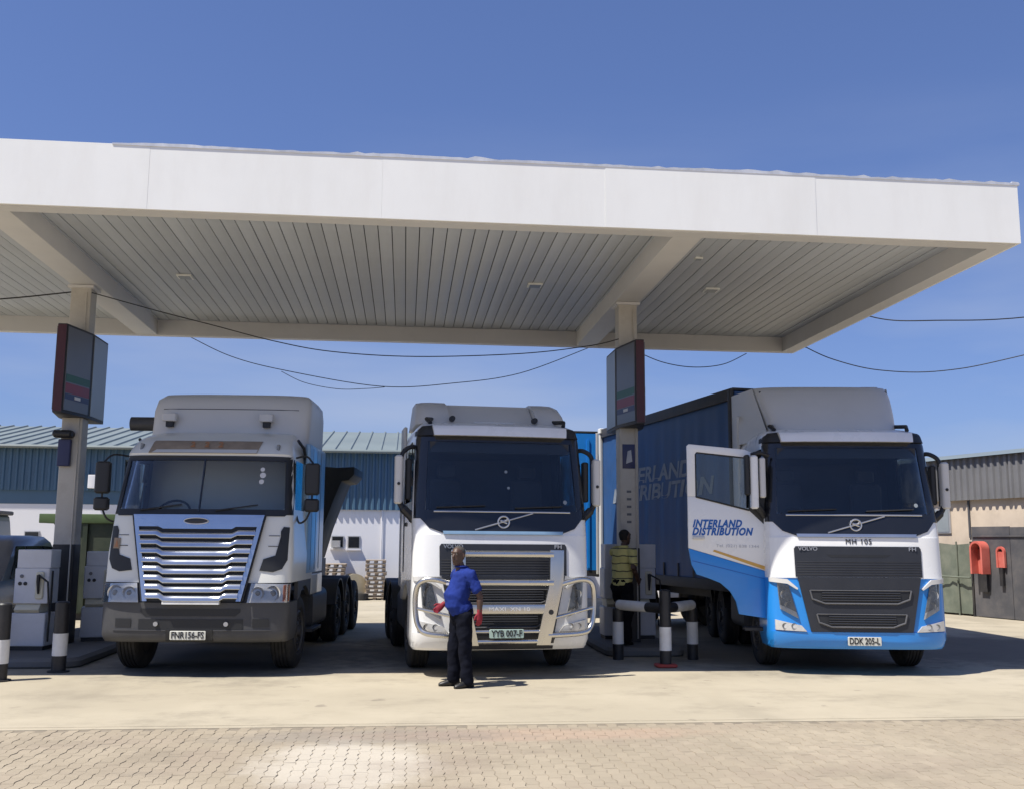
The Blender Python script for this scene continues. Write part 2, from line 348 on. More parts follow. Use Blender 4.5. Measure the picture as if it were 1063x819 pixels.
    def mesh(s, name, ang=32, bevel=0.0, recalc=True):
        bm = bmesh.new(); vs = [bm.verts.new(v) for v in s.v]
        for f in s.f:
            try: bm.faces.new([vs[i] for i in f])
            except ValueError: pass
        if recalc: bmesh.ops.recalc_face_normals(bm, faces=bm.faces)
        if bevel:
            es = [e for e in bm.edges if len(e.link_faces) == 2 and e.calc_face_angle(0) > R_(40)]
            bmesh.ops.bevel(bm, geom=es, offset=bevel, segments=2, profile=0.6, affect='EDGES', clamp_overlap=True)
        me = bpy.data.meshes.new(name); bm.to_mesh(me); bm.free(); finish(me, ang); return me
    def build(s, name, mat, parent=None, ang=32, bevel=0.0, loc=None):
        return link(name, s.mesh(name, ang, bevel), mat, parent, loc)
def box(name, mat, parent, x0, x1, y0, y1, z0, z1, bevel=0.0):
    return MB().box(x0, x1, y0, y1, z0, z1).build(name, mat, parent, bevel=bevel)
def lerp_tab(tab):
    def f(z):
        if z <= tab[0][0]: return tab[0][1]
        for (a, b), (c, d) in zip(tab, tab[1:]):
            if z <= c: return b + (d-b)*(z-a)/(c-a)
        return tab[-1][1]
    return f
def make_S(btab, wtab, D=0.34, n=3.6):
    b = lerp_tab(btab); wf = lerp_tab(wtab)
    def S(x, z):
        t = min(1.0, abs(x)/wf(z)); return b(z) + D*(1 - (1 - t**n)**(1/n))
    return S, wf
def loft_shell(name, zs, S, wf, yb, mat, parent, hole=None, nf=30, ns=14, top=True, inset=0.0, ang=40, bottom=False):
    rows = []
    for z in zs:
        wv = wf(z); pts = []
        for i in range(nf+1):
            x = wv*math.sin(math.pi/2*(-1+2*i/nf)); pts.append((x*(1-inset), S(x, z)+inset, z))
        ys = S(wv, z)+inset; wv *= (1-inset); ybk = yb(z) if callable(yb) else yb
        for j in range(1, ns+1): pts.append((wv, ys+(ybk-ys)*j/ns, z))
        for j in range(1, 6): pts.append((wv-2*wv*j/6, ybk+0.001, z))
        for j in range(ns, 0, -1): pts.append((-wv, ys+(ybk-ys)*j/ns, z))
        rows.append(pts)
    n = len(rows[0]); mb = MB(); vs = [v for r in rows for v in r]; fs = []
    for i in range(len(rows)-1):
        for j in range(n):
            q = (i*n+j, i*n+(j+1) % n, (i+1)*n+(j+1) % n, (i+1)*n+j)
            if hole:
                c = [sum(vs[k][a] for k in q)/4 for a in range(3)]
                if hole(*c): continue
            fs.append(q)
    if top: fs.append(tuple(range((len(rows)-1)*n, len(rows)*n)))
    if bottom: fs.append(tuple(reversed(range(n))))
    mb.add(vs, fs); return mb.build(name, mat, parent, ang=ang)
def panel(name, poly, S, off, th, mat, parent, dx=0.06, dz=0.12, ang=40, bev=0.0):
    # a solid patch, drawn as an outline in (x, z), laid over the front surface y = S(x, z)
    bm = bmesh.new(); vs = [bm.verts.new((x, 0, z)) for x, z in poly]; bm.faces.new(vs)
    bmesh.ops.triangulate(bm, faces=bm.faces[:])
    xs = [p[0] for p in poly]; zs = [p[1] for p in poly]
    k = math.ceil(min(xs)/dx)
    while k*dx < max(xs):
        bmesh.ops.bisect_plane(bm, geom=bm.verts[:]+bm.edges[:]+bm.faces[:], plane_co=(k*dx, 0, 0), plane_no=(1, 0, 0)); k += 1
    k = math.ceil(min(zs)/dz)
    while k*dz < max(zs):
        bmesh.ops.bisect_plane(bm, geom=bm.verts[:]+bm.edges[:]+bm.faces[:], plane_co=(0, 0, k*dz), plane_no=(0, 0, 1)); k += 1
    bmesh.ops.dissolve_degenerate(bm, dist=1e-4, edges=bm.edges[:])
    ret = bmesh.ops.extrude_face_region(bm, geom=bm.faces[:])
    front = set(v for v in ret['geom'] if isinstance(v, bmesh.types.BMVert))
    for v in bm.verts:
        v.co.y = S(v.co.x, v.co.z) - off + (0 if v in front else th)
    bmesh.ops.recalc_face_normals(bm, faces=bm.faces)
    # outward: front should look to -y
    tot = sum(f.normal.y*f.calc_area() for f in bm.faces if all(v in front for v in f.verts))
    if tot > 0: bmesh.ops.reverse_faces(bm, faces=bm.faces[:])
    me = bpy.data.meshes.new(name); bm.to_mesh(me); bm.free(); finish(me, ang)
    return link(name, me, mat, parent)
def surf_tube(name, path, S, off, r, mat, parent, n=8, sub=8):
    pts = []
    for (a, b), (c, d) in zip(path, path[1:]):
        for k in range(sub): pts.append((a+(c-a)*k/sub, b+(d-b)*k/sub))
    pts.append(path[-1])
    return MB().tube([(x, S(x, z)-off, z) for x, z in pts], r, n).build(name, mat, parent)
def text(body, size, mtx, mat, parent, name='lettering', shear=0.0, bold=0.0, ext=0.004, align='CENTER', width=None, space=1.0):
    cu = bpy.data.curves.new(name, 'FONT'); cu.body = body; cu.size = size; cu.align_x = align; cu.align_y = 'CENTER'
    cu.extrude = ext; cu.space_character = space; cu.shear = shear; cu.offset = bold; cu.resolution_u = 3
    t = bpy.data.objects.new('tmp', cu); COL.objects.link(t)
    dg = bpy.context.evaluated_depsgraph_get(); me = bpy.data.meshes.new_from_object(t.evaluated_get(dg))
    bpy.data.objects.remove(t); bpy.data.curves.remove(cu)
    if width:
        xs = [v.co.x for v in me.vertices]; k = width/(max(xs)-min(xs)); c = (max(xs)+min(xs))/2 if align == 'CENTER' else min(xs)
        for v in me.vertices: v.co.x = (v.co.x-c)*k
    me.materials.clear(); me.materials.append(MATS[mat])
    o = bpy.data.objects.new(name, me); COL.objects.link(o); o.parent = parent; o.matrix_local = mtx
    return o
FRONT = Matrix(((1, 0, 0), (0, 0, -1), (0, 1, 0))).to_4x4()       # text faces -y, reads along +x
def at_front(x, y, z, rz=0.0): return Matrix.Translation((x, y, z)) @ FRONT @ Matrix.Rotation(rz, 4, 'Z')
def bake(o):
    dg = bpy.context.evaluated_depsgraph_get(); me = bpy.data.meshes.new_from_object(o.evaluated_get(dg))
    o.modifiers.clear(); old = o.data; o.data = me; me.name = o.name
    return o
# ================================================================== SETTING
tag(MB().add([(-600, -300, -0.075), (600, -300, -0.075), (600, 900, -0.075), (-600, 900, -0.075)], [(0, 1, 2, 3)]).build('ground', 'far_ground'), kind='structure')
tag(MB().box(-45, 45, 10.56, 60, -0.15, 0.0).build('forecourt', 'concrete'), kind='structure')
pav = tag(MB().box(-14, 14, 1.0, 10.56, -0.16, -0.0085).build('paving', 'sand_joint'), kind='structure')
# interlocking bricks 100 x 200 mm, long side along the depth, wavy edges
def brick_outline():
    a, b, k = 0.0487, 0.0985, 0.010
    return [(-a, -b), (a, -b), (a+k, -b/2), (a, 0), (a-k, b/2), (a, b), (-a, b), (-a-k, b/2), (-a, 0), (-a+k, -b/2)]
def brick_geo(cx, cy, z, ox=1.0, tx=0.0, ty=0.0):
    o = brick_outline(); n = len(o); t = 0.955
    vs = [(cx+x*ox, cy+y, z-0.035) for x, y in o] + [(cx+x*ox, cy+y, z-0.006+x*tx+y*ty) for x, y in o] + [(cx+x*t*ox, cy+y*0.96, z+x*tx+y*ty) for x, y in o]
    fs = [(i, (i+1) % n, n+(i+1) % n, n+i) for i in range(n)] + [(n+i, n+(i+1) % n, 2*n+(i+1) % n, 2*n+i) for i in range(n)] + [tuple(range(2*n, 3*n))]
    return vs, fs
brick_me = []
for k in range(6):
    mb = MB(); mb.add(*brick_geo(0, 0, 0, 1.0 if k < 3 else -1.0, random.uniform(-.03, .03), random.uniform(-.02, .02))); brick_me.append(mb.mesh('brick', 30)); brick_me[-1].materials.append(MATS['paver'])
cells = []
for i in range(-76, 90):
    for j in range(0, 50):
        x = i*0.1; y = 0.62 + (j + (0.5 if i % 2 else 0.0))*0.2
        if 2.4 < y < 10.42: cells.append((x, y))
vis = [c for c in cells if 7.55 < c[1] < 8.75 and (c[0]-0) > -0.385*c[1]+0.2 and c[0] < 0.60*c[1]+0.1]
vis.sort(key=lambda c: c[1]); near = set(vis[:300])
stuff = MB(); tint = []
for c in cells:
    jx, jy, jz = random.uniform(-.002, .002), random.uniform(-.002, .002), random.uniform(-.003, .0025)
    if c in near:
        o = bpy.data.objects.new('brick', brick_me[random.randrange(3)+(3 if round(c[0]*10) % 2 else 0)]); COL.objects.link(o); o.parent = pav
        o.location = (c[0]+jx, c[1]+jy, -0.004+jz); o.rotation_euler = (0, 0, random.uniform(-.015, .015) + random.choice((0, math.pi)))
    else:
        vs, fs = brick_geo(c[0]+jx, c[1]+jy, -0.004+jz, -1.0 if round(c[0]*10) % 2 else 1.0, random.uniform(-.03, .03), random.uniform(-.02, .02))
        stuff.add(vs, fs); tint += [random.random()]*len(fs)
def quick(mb, name, mat, parent=None):
    me = bpy.data.meshes.new(name); me.from_pydata(mb.v, [], mb.f); me.update(); return link(name, me, mat, parent)
bo = quick(stuff, 'brick_field', 'paver', pav); tag(bo, kind='stuff')
at = bo.data.attributes.new('tint', 'FLOAT', 'FACE'); at.data.foreach_set('value', tint)
# edge restraint course between bricks and concrete
MB().box(-14, 14, 10.44, 10.56, -0.1, -0.003).build('edge_strip', 'concrete', pav)

# ------------------------------------------------------------------ fuel canopy
YF, YB, XL, XR, ZB, ZT, ZS = 13.08, 21.66, -9.6, 8.60, 6.02, 6.90, 6.34
can = tag(empty('fuel_canopy', (0, 17.4, 0)), 'large white flat fuel station canopy with slatted grey underside on two columns', 'canopy')
can_off = Vector((0, -17.4, 0))
def cbox(name, mat, x0, x1, y0, y1, z0, z1, bevel=0.0, parent=None):
    return MB().box(x0, x1, y0-17.4, y1-17.4, z0, z1).build(name, mat, parent or can, bevel=bevel)
seams = [XL, -6.4, -3.42, -0.4, 2.62, 5.6, XR]
for a, b in zip(seams, seams[1:]):
    cbox('fascia_panel', 'canopy_white', a+0.0006, b-0.0006, YF+random.uniform(0, .006), YF+0.05, ZB+0.012, ZT)
for a, b in zip(seams, seams[1:]): cbox('fascia_panel', 'canopy_white', a+0.0006, b-0.0006, YB-0.05, YB, ZB+0.012, ZT)
cbox('fascia_panel', 'canopy_white', XR-0.05, XR-0.001, YF+0.052, YB-0.052, ZB+0.012, ZT)
cbox('fascia_panel', 'canopy_white', XL+0.001, XL+0.05, YF+0.052, YB-0.052, ZB+0.012, ZT)
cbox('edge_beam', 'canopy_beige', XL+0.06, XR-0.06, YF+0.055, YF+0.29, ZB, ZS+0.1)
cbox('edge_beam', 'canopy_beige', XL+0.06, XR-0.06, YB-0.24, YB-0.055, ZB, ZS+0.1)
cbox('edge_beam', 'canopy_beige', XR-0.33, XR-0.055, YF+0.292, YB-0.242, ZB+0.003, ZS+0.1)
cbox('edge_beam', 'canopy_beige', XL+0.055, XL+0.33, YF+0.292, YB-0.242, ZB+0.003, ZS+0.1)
cbox('roof_sheet', 'flashing', XL+0.05, XR-0.05, YF+0.05, YB-0.05, ZT-0.12, ZT-0.08)
cbox('ceiling_void', 'gap_dark', XL+0.3, XR-0.3, YF+0.25, YB-0.2, ZS+0.03, ZS+0.05)
for bx0, bx1 in ((-5.66, -5.23), (3.63, 4.05)):
    cbox('cross_beam', 'canopy_beige', bx0, bx1, YF+0.293, YB-0.243, ZB+0.005, ZS+0.1, bevel=0.008)
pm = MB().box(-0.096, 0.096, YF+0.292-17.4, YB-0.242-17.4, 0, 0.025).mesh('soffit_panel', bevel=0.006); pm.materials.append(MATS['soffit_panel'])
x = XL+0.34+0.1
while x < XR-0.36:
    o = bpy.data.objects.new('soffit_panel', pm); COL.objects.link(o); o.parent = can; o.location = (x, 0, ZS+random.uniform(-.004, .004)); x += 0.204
# torn, lifting flashing strip along the top edge
mb = MB(); rings = []
for k in range(120):
    x = -3.9 + (XR+0.03+3.9)*k/119; j = (0.035*random.random() if random.random() < 0.12 else 0.0)+random.uniform(-.012, .004)+0.012*math.sin(k*0.21)*math.sin(k*0.057)
    e = min(1, k/4)
    rings.append([(x, YF-0.004-17.4, ZT-0.015), (x, YF+0.09-17.4, ZT+0.005), (x, YF+0.09-17.4, ZT+0.012+e*(0.022+max(0, j))), (x, YF-0.005-17.4+j*0.1, ZT+0.008+e*(0.016+j*0.9))])
mb.rings(rings).build('top_flashing', 'flashing', can, ang=20)
mb = MB(); rings = []
for k in range(60):
    y = YF + (YB-YF)*k/59; j = random.uniform(-.01, .012)
    rings.append([(XR+0.02, y-17.4, ZT-0.02), (XR-0.08, y-17.4, ZT+0.004), (XR-0.08, y-17.4, ZT+0.03+j), (XR+0.022, y-17.4, ZT+0.022+j)])
mb.rings(rings).build('top_flashing', 'flashing', can, ang=20)
for lx, ly in ((-3.9, 17.67), (2.21, 17.47), (5.41, 17.39), (4.6, 15.41)):
    big = lx != 4.6
    s = 0.13 if big else 0.06
    f = MB().box(lx-s, lx+s, ly-17.4-s, ly-17.4+s, ZS-0.035, ZS-0.002).build('downlight', 'canopy_white', can, bevel=0.008)
    MB().box(lx-s*0.75, lx+s*0.75, ly-17.4-s*0.75, ly-17.4+s*0.75, ZS-0.042, ZS-0.036).build('lens', 'sign_face_side', f)
for cx in (-5.5, 3.85):
    c = MB().rbox(cx-0.165, cx+0.165, -0.12, 0.21, 0.12, ZB+0.004, 0.02).build('column', 'column_paint', can)
    MB().rbox(cx-0.172, cx+0.172, -0.127, 0.217, 0.12, 1.72, 0.02).build('column_base_band', 'black_paint', c)
    MB().box(cx-0.21, cx+0.21, -0.17, 0.26, ZB-0.05, ZB-0.002).build('cap_plate', 'canopy_beige', c, bevel=0.005)
    MB().tube([(cx+0.12, -0.14, 0.2), (cx+0.12, -0.14, 3.0), (cx+0.10, -0.14, 5.9)], 0.012, 6).build('conduit', 'column_paint', c)
    if cx > 0:
        f = MB().box(cx-0.12, cx+0.10, -0.135, -0.122, 3.08, 3.5).build('notice', 'sign_stripe_navy', c, bevel=0.004)
        MB().prism([(cx-0.06, 3.16), (cx+0.05, 3.2), (cx+0.03, 3.4), (cx-0.03, 3.38)], -0.140, -0.137).build('emblem', 'lettering_pale', f)
        for k in range(5): MB().box(cx-0.05, cx+0.03, -0.124, -0.121, 2.66-0.13*k, 2.70-0.13*k).build('painted_mark', 'sign_face', c)
    else:
        f = MB().rbox(cx-0.17, cx+0.03, -0.22, -0.125, 2.98, 3.42, 0.02).build('intercom_box', 'sign_stripe_navy', c)
        MB().rbox(cx-0.23, cx+0.07, -0.36, -0.13, 3.44, 3.56, 0.05, axis='x').build('camera_housing', 'black_plastic', f)

# ------------------------------------------------------------------ lit price boards around the columns: six-sided in plan
def column_sign(cx, side, label):
    z0, z1 = 3.78, 5.2
    t = tag(empty('column_sign', (cx, 17.35, z0)), label, 'sign', 'boards on the canopy columns')
    a, m, d, e = 0.07, 0.235, 0.84, 0.02
    P = [(-a, -d), (a, -d), (m, -e), (m, d), (-m, d), (-m, -e)]
    MB().prism(P, 0, z1-z0, 'xy').build('housing', 'sign_frame', t, bevel=0.006)
    def face(name, p, q, zz0, zz1, mat, off, parent, s0=0.06, s1=0.94):
        p, q = Vector((*p, 0)), Vector((*q, 0)); dd = q-p; n = Vector((dd.y, -dd.x, 0)).normalized()
        A, B = p+dd*s0+n*off, p+dd*s1+n*off; A2, B2 = A-n*0.012, B-n*0.012
        return MB().add([(A.x, A.y, zz0), (B.x, B.y, zz0), (B.x, B.y, zz1), (A.x, A.y, zz1), (A2.x, A2.y, zz0), (B2.x, B2.y, zz0), (B2.x, B2.y, zz1), (A2.x, A2.y, zz1)],
                        [(0, 1, 2, 3), (4, 7, 6, 5), (0, 4, 5, 1), (1, 5, 6, 2), (2, 6, 7, 3), (3, 7, 4, 0)]).build(name, mat, parent)
    H = z1-z0
    face('end_strip', (-a, -d), (a, -d), 0.02, H-0.02, 'sign_red', 0.014, t, 0.02, 0.98)
    for s in (1, -1):
        if s > 0: p0, p1, p2, p3 = (a, -d), (m, -e), (m, -e), (m, d)
        else: p0, p1, p2, p3 = (-m, -e), (-a, -d), (-m, d), (-m, -e)
        fr = face('front_panel', p0, p1, 0.05, H-0.04, 'sign_face', 0.014, t, 0.04 if s > 0 else 0.06, 0.94 if s > 0 else 0.96)
        face('stripe_green', p0, p1, 0.50, 0.62, 'sign_stripe_green', 0.017, fr)
        face('stripe_red', p0, p1, 0.32, 0.48, 'sign_stripe_red', 0.017, fr)
        face('stripe_navy', p0, p1, 0.22, 0.31, 'sign_stripe_navy', 0.017, fr)
        face('emblem', p0, p1, 0.24, 0.29, 'lettering_white', 0.021, fr, 0.4, 0.62)
        if s > 0: face('rear_panel', p2, p3, 0.05, H-0.04, 'sign_face_side', 0.014, t)
        else: face('rear_panel', p2, p3, 0.05, H-0.04, 'sign_face_side', 0.014, t)
    return t
column_sign(-5.5, 1, 'price board box on the column beside the green skip')
column_sign(3.88, -1, 'price board box on the column beside the dark blue trailer')

# ------------------------------------------------------------------ pump islands
def island(x0, x1, y0, y1):
    return tag(MB().rbox(x0, x1, y0, y1, -0.02, 0.14, 0.25, 6).build('pump_island', 'kerb'), kind='structure')
island(-6.2, -4.55, 15.2, 20.6); island(3.25, 4.55, 16.3, 20.6)
def fuel_pump(x, y, w_, d_, h_, rz, label):
    t = tag(empty('fuel_pump', (x, y, 0.14), rz), label, 'fuel pump', 'dispensers on the pump islands')
    a = w_/2; h_ -= 0.14
    MB().rbox(-a, a, -d_/2, d_/2, 0.06, 0.55, 0.02).build('lower_cabinet', 'pump_white', t)
    MB().box(-a+0.02, a-0.02, -d_/2+0.02, d_/2-0.02, 0, 0.06).build('plinth', 'black_paint', t)
    MB().prism([(-d_/2+0.02, 0.552), (-d_/2-0.03, 0.60), (-d_/2+0.06, 0.69), (d_/2-0.02, 0.69), (d_/2-0.02, 0.552)], -a+0.05, a-0.10, 'yz').build('tray', 'pump_cream', t, bevel=0.01)
    u = MB().rbox(-a+0.01, a+0.01, -d_/2+0.02, d_/2, 0.69, 1.22, 0.02).build('meter_cabinet', 'pump_white', t)
    MB().rbox(-a+0.03, a+0.02, -d_/2+0.03, d_/2-0.01, 1.222, h_, 0.015).build('head_cabinet', 'pump_white', t)
    for k, (px, pz) in enumerate(((-0.14, 1.10), (-0.16, 0.99), (-0.08, 0.99))):
        MB().lathe([(-d_/2+0.022, 0.028), (-d_/2+0.008, 0.028), (-d_/2+0.006, 0.02)], (px, 0, pz), 'y', 14).build('button', 'black_plastic' if k else 'sign_face', u)
    nb = MB().rbox(a-0.18, a-0.06, -d_/2-0.015, -d_/2+0.025, 0.76, 1.17, 0.03, axis='y').build('nozzle_boot', 'pump_cream', t)
    MB().tube([(a-0.12, -d_/2-0.05, 1.12), (a-0.12, -d_/2-0.06, 1.02), (a-0.12, -d_/2-0.03, 0.84)], [0.03, 0.026, 0.014], 10).build('nozzle', 'black_plastic', nb)
    hp = [(a-0.12, -d_/2-0.05, 1.12), (a+0.05, -d_/2-0.12, 1.02), (a+0.10, -d_/2-0.10, 0.5), (a+0.08, -d_/2-0.06, 0.14), (a+0.05, -d_/2, 0.25), (a+0.03, -d_/2+0.1, 0.7), (a+0.02, -d_/2+0.12, 1.3)]
    hp2 = []
    for i in range(len(hp)-1):
        for k in range(5): q = Vector(hp[i]).lerp(Vector(hp[i+1]), k/5); hp2.append(q)
    MB().tube(hp2, 0.014, 8).build('hose', 'cable_black', t)
    return t
fuel_pump(-5.62, 16.5, 0.52, 0.4, 1.64, R_(-4), 'pale fuel pump with three buttons, nearest on the island beside the dark car')
fuel_pump(-5.08, 17.95, 0.5, 0.42, 1.60, R_(12), 'pale fuel pump half hidden behind the black column foot')
fuel_pump(3.96, 18.05, 0.92, 0.45, 1.78, 0, 'tall white fuel pump the yellow striped attendant leans on')
def bollard(x, y, h_, r, label=None, red=False):
    t = tag(empty('bollard', (x, y, 0)), label, 'bollard', 'bollards round the pump islands')
    MB().lathe([(0, r), (h_-0.02, r), (h_, r*0.8)], axis='z', n=20).build('post', 'black_paint', t)
    MB().lathe([(0.22, r+0.003), (0.52, r+0.003)], axis='z', n=20).build('white_band', 'white_band', t)
    MB().lathe([(0, r+0.05), (0.018, r+0.05)], axis='z', n=20).build('base_plate', 'black_paint', t)
    return t
bollard(-4.68, 14.85, 0.95, 0.095, 'black bollard with white band in front of the nearest pale pump')
bollard(-5.12, 13.95, 0.98, 0.095, 'black bollard with white band cut off by the left picture edge')
# V-shaped guard of three posts and two rails
g = tag(empty('bollard_guard', (3.86, 15.0, 0)), 'black and white pipe guard of three posts with red foot by the pump', 'guard rail')
posts = [(0, 0, 1.12), (-0.50, 1.0, 0.80), (0.68, 0.95, 0.80)]
for k, (px, py, ph) in enumerate(posts):
    q = MB().lathe([(0, 0.085), (ph-0.02, 0.085), (ph, 0.06)], (px, py, 0), 'z', 18).build('post', 'black_paint', g)
    MB().lathe([(0.24, 0.089), (0.58, 0.089)], (px, py, 0), 'z', 18).build('white_band', 'white_band', q)
for px, py, ph in posts[1:]:
    a = Vector((0, 0.06, 0.84)); b = Vector((px, py, 0.84))
    rl = MB().tube([a, b], 0.075, 16).build('rail', 'black_paint', g)
    MB().tube([a.lerp(b, 0.34), a.lerp(b, 0.97)], 0.079, 16).build('white_band', 'white_band', rl)
MB().rbox(-0.16, 0.15, -0.15, 0.13, 0.004, 0.05, 0.05).build('foot_plate', 'red_paint', g)

# ------------------------------------------------------------------ overhead cables
def smooth_path(P, n=8):
    P = [Vector(p) for p in P]; out = []
    for i in range(len(P)-1):
        p0, p1, p2, p3 = P[max(i-1, 0)], P[i], P[i+1], P[min(i+2, len(P)-1)]
        for k in range(n):
            t = k/n; out.append(0.5*((2*p1)+(p2-p0)*t+(2*p0-5*p1+4*p2-p3)*t*t+(3*p1-p0-3*p2+p3)*t**3))
    return out + [P[-1]]
def cable(pts, r, label): tag(MB().tube(smooth_path(pts), r, 6).build('overhead_cable', 'cable_black'), label, 'cable', 'cables slung under the canopy')
Y = 17.3
cable([(-5.33, Y, 5.90), (-4.2, Y, 5.61), (-3.31, Y, 5.4), (-2.31, Y, 5.16), (-1.31, Y, 5.0), (0.13, Y, 4.95), (1.95, Y, 5.05), (3.16, Y, 5.22), (3.70, Y, 5.36)], 0.009, 'upper black cable sagging between the two canopy columns')
Y = 21.74
cable([(-4.61, Y, 6.05), (-3.75, Y, 5.66), (-2.63, Y, 5.39), (-0.57, Y, 5.09), (1.0, Y, 5.2), (2.43, Y, 5.45), (3.97, Y, 6.06)], 0.009, 'black cable sagging lowest along the rear canopy edge')
cable([(-2.7, Y+0.03, 5.37), (-2.2, Y+0.03, 5.14), (-1.5, Y+0.03, 5.02), (-0.9, Y+0.03, 5.04), (-0.5, Y+0.03, 5.08)], 0.007, 'short loop of cable hanging off the lowest sagging cable')
cable([(4.95, Y, 6.04), (5.6, Y, 5.78), (6.3, Y, 5.68), (7.0, Y, 5.76), (7.55, Y, 6.02)], 0.010, 'short black cable looping under the canopy right of the column')
cable([(-10.2, 17.5, 5.70), (-8.2, 17.45, 5.70), (-6.9, 17.4, 5.76), (-5.66, 17.3, 5.90)], 0.012, 'black cable running left from the column by the skip')
cable([(8.55, 19.5, 6.75), (9.4, 19.2, 6.33), (10.4, 18.8, 6.22), (12.8, 18.6, 6.38), (18, 18.1, 7.3)], 0.012, 'upper cable leaving the right canopy edge against the sky')
cable([(8.55, 20.9, 6.05), (9.2, 20.9, 5.78), (10.2, 20.8, 5.55), (11.5, 20.5, 5.52), (13.2, 20.0, 5.85), (18, 18.1, 7.05)], 0.011, 'lower cable leaving the right canopy edge against the sky')
# pole of a lamp outside the picture carries the far ends
pole = tag(empty('cable_pole', (18.1, 18.15, 0)), 'wooden cable pole standing outside the right of the picture', 'pole')
MB().lathe([(0, 0.14), (7.6, 0.10), (7.65, 0.06)], axis='z', n=14).build('pole_shaft', 'pallet_wood', pole)
# ================================================================== TRUCK PIECES
_wc = {}
def wheel_meshes(r, wd):
    key = (r, wd)
    if key in _wc: return _wc[key]
    h = wd/2; prof = [(-h+0.03, r*0.56), (-h, r*0.66), (-h, r*0.80), (-h+0.015, r*0.92), (-h+0.04, r*0.985)]
    n = 5; lw = (wd-0.08)/n
    for k in range(n):
        a = -h+0.04+k*lw; prof += [(a+0.006, r), (a+lw-0.012, r), (a+lw-0.010, r-0.014), (a+lw+0.002, r-0.014)]
    prof = prof[:-2] + [(h-0.04, r*0.985), (h-0.015, r*0.92), (h, r*0.80), (h, r*0.66), (h-0.03, r*0.56)]
    ty = MB().lathe(prof, n=36).mesh('tyre', 28); ty.materials.append(MATS['rubber'])
    rim = MB().lathe([(-h+0.05, r*0.565), (h-0.02, r*0.565), (h-0.005, r*0.53), (h-0.07, r*0.48), (h-0.10, r*0.30), (h-0.03, r*0.26), (h-0.02, r*0.2), (h-0.02, 0.001)], n=28).mesh('rim', 35); rim.materials.append(MATS['rim_steel'])
    hub = MB(); hub.lathe([(h-0.02, r*0.17), (h+0.02, r*0.15), (h+0.025, 0.001)], n=16)
    for k in range(10):
        t = k*math.pi/5; hub.lathe([(h-0.06, 0.016), (h-0.01, 0.016), (h-0.005, 0.008)], (0, r*0.36*math.cos(t), r*0.36*math.sin(t)), 'x', 6)
    hm = hub.mesh('wheel', 30); hm.materials.append(MATS['chassis'])
    _wc[key] = (hm, ty, rim); return _wc[key]
def wheel(parent, x, y, side, r=0.5, wd=0.31, steer=0.0):
    hm, ty, rim = wheel_meshes(r, wd)
    h = link('wheel', hm, None, parent, (x, y, r)); h.rotation_euler = (0, 0, (math.pi if side < 0 else 0) + steer)
    link('tyre', ty, None, h); link('rim', rim, None, h)
    return h
def chassis(t, length, axles, ytank0=2.3, ytank1=3.6):
    for s in (-1, 1): MB().box(s*0.42-0.04, s*0.42+0.04, 0.5, length, 0.72, 0.98).build('frame_rail', 'chassis', t)
    MB().box(-0.38, 0.38, 0.9, 2.4, 0.55, 1.25).build('engine_block', 'chassis', t, bevel=0.05)
    MB().lathe([(-1.0, 0.06), (1.0, 0.06)], (0, 1.37, 0.5), 'x', 12).build('front_axle', 'chassis', t)
    for s in (-1, 1):
        MB().rbox(s*0.85-0.33, s*0.85+0.33, ytank0, ytank1, 0.42, 1.02, 0.12, 4, 'y').build('fuel_tank', 'grey_plastic', t)
    for ya in axles:
        MB().lathe([(-0.8, 0.09), (0.8, 0.09)], (0, ya, 0.5), 'x', 12).build('rear_axle', 'chassis', t)
        for s in (-1, 1):
            wheel(t, s*1.07, ya, s, 0.5, 0.29); wheel(t, s*0.75, ya, s, 0.5, 0.29)
            arc = [(ya+0.60*math.cos(a), 0.52+0.60*math.sin(a)) for a in [R_(15+150*k/10) for k in range(11)]]
            inn = [(ya+0.57*math.cos(a), 0.52+0.57*math.sin(a)) for a in [R_(165-150*k/10) for k in range(11)]]
            MB().prism(arc+inn, s*0.6, s*1.24, 'yz').build('mudguard', 'black_plastic', t)
    MB().box(-0.45, 0.45, axles[0]-0.2, axles[-1]+0.3, 0.99, 1.12).build('fifth_wheel', 'chassis', t, bevel=0.03)
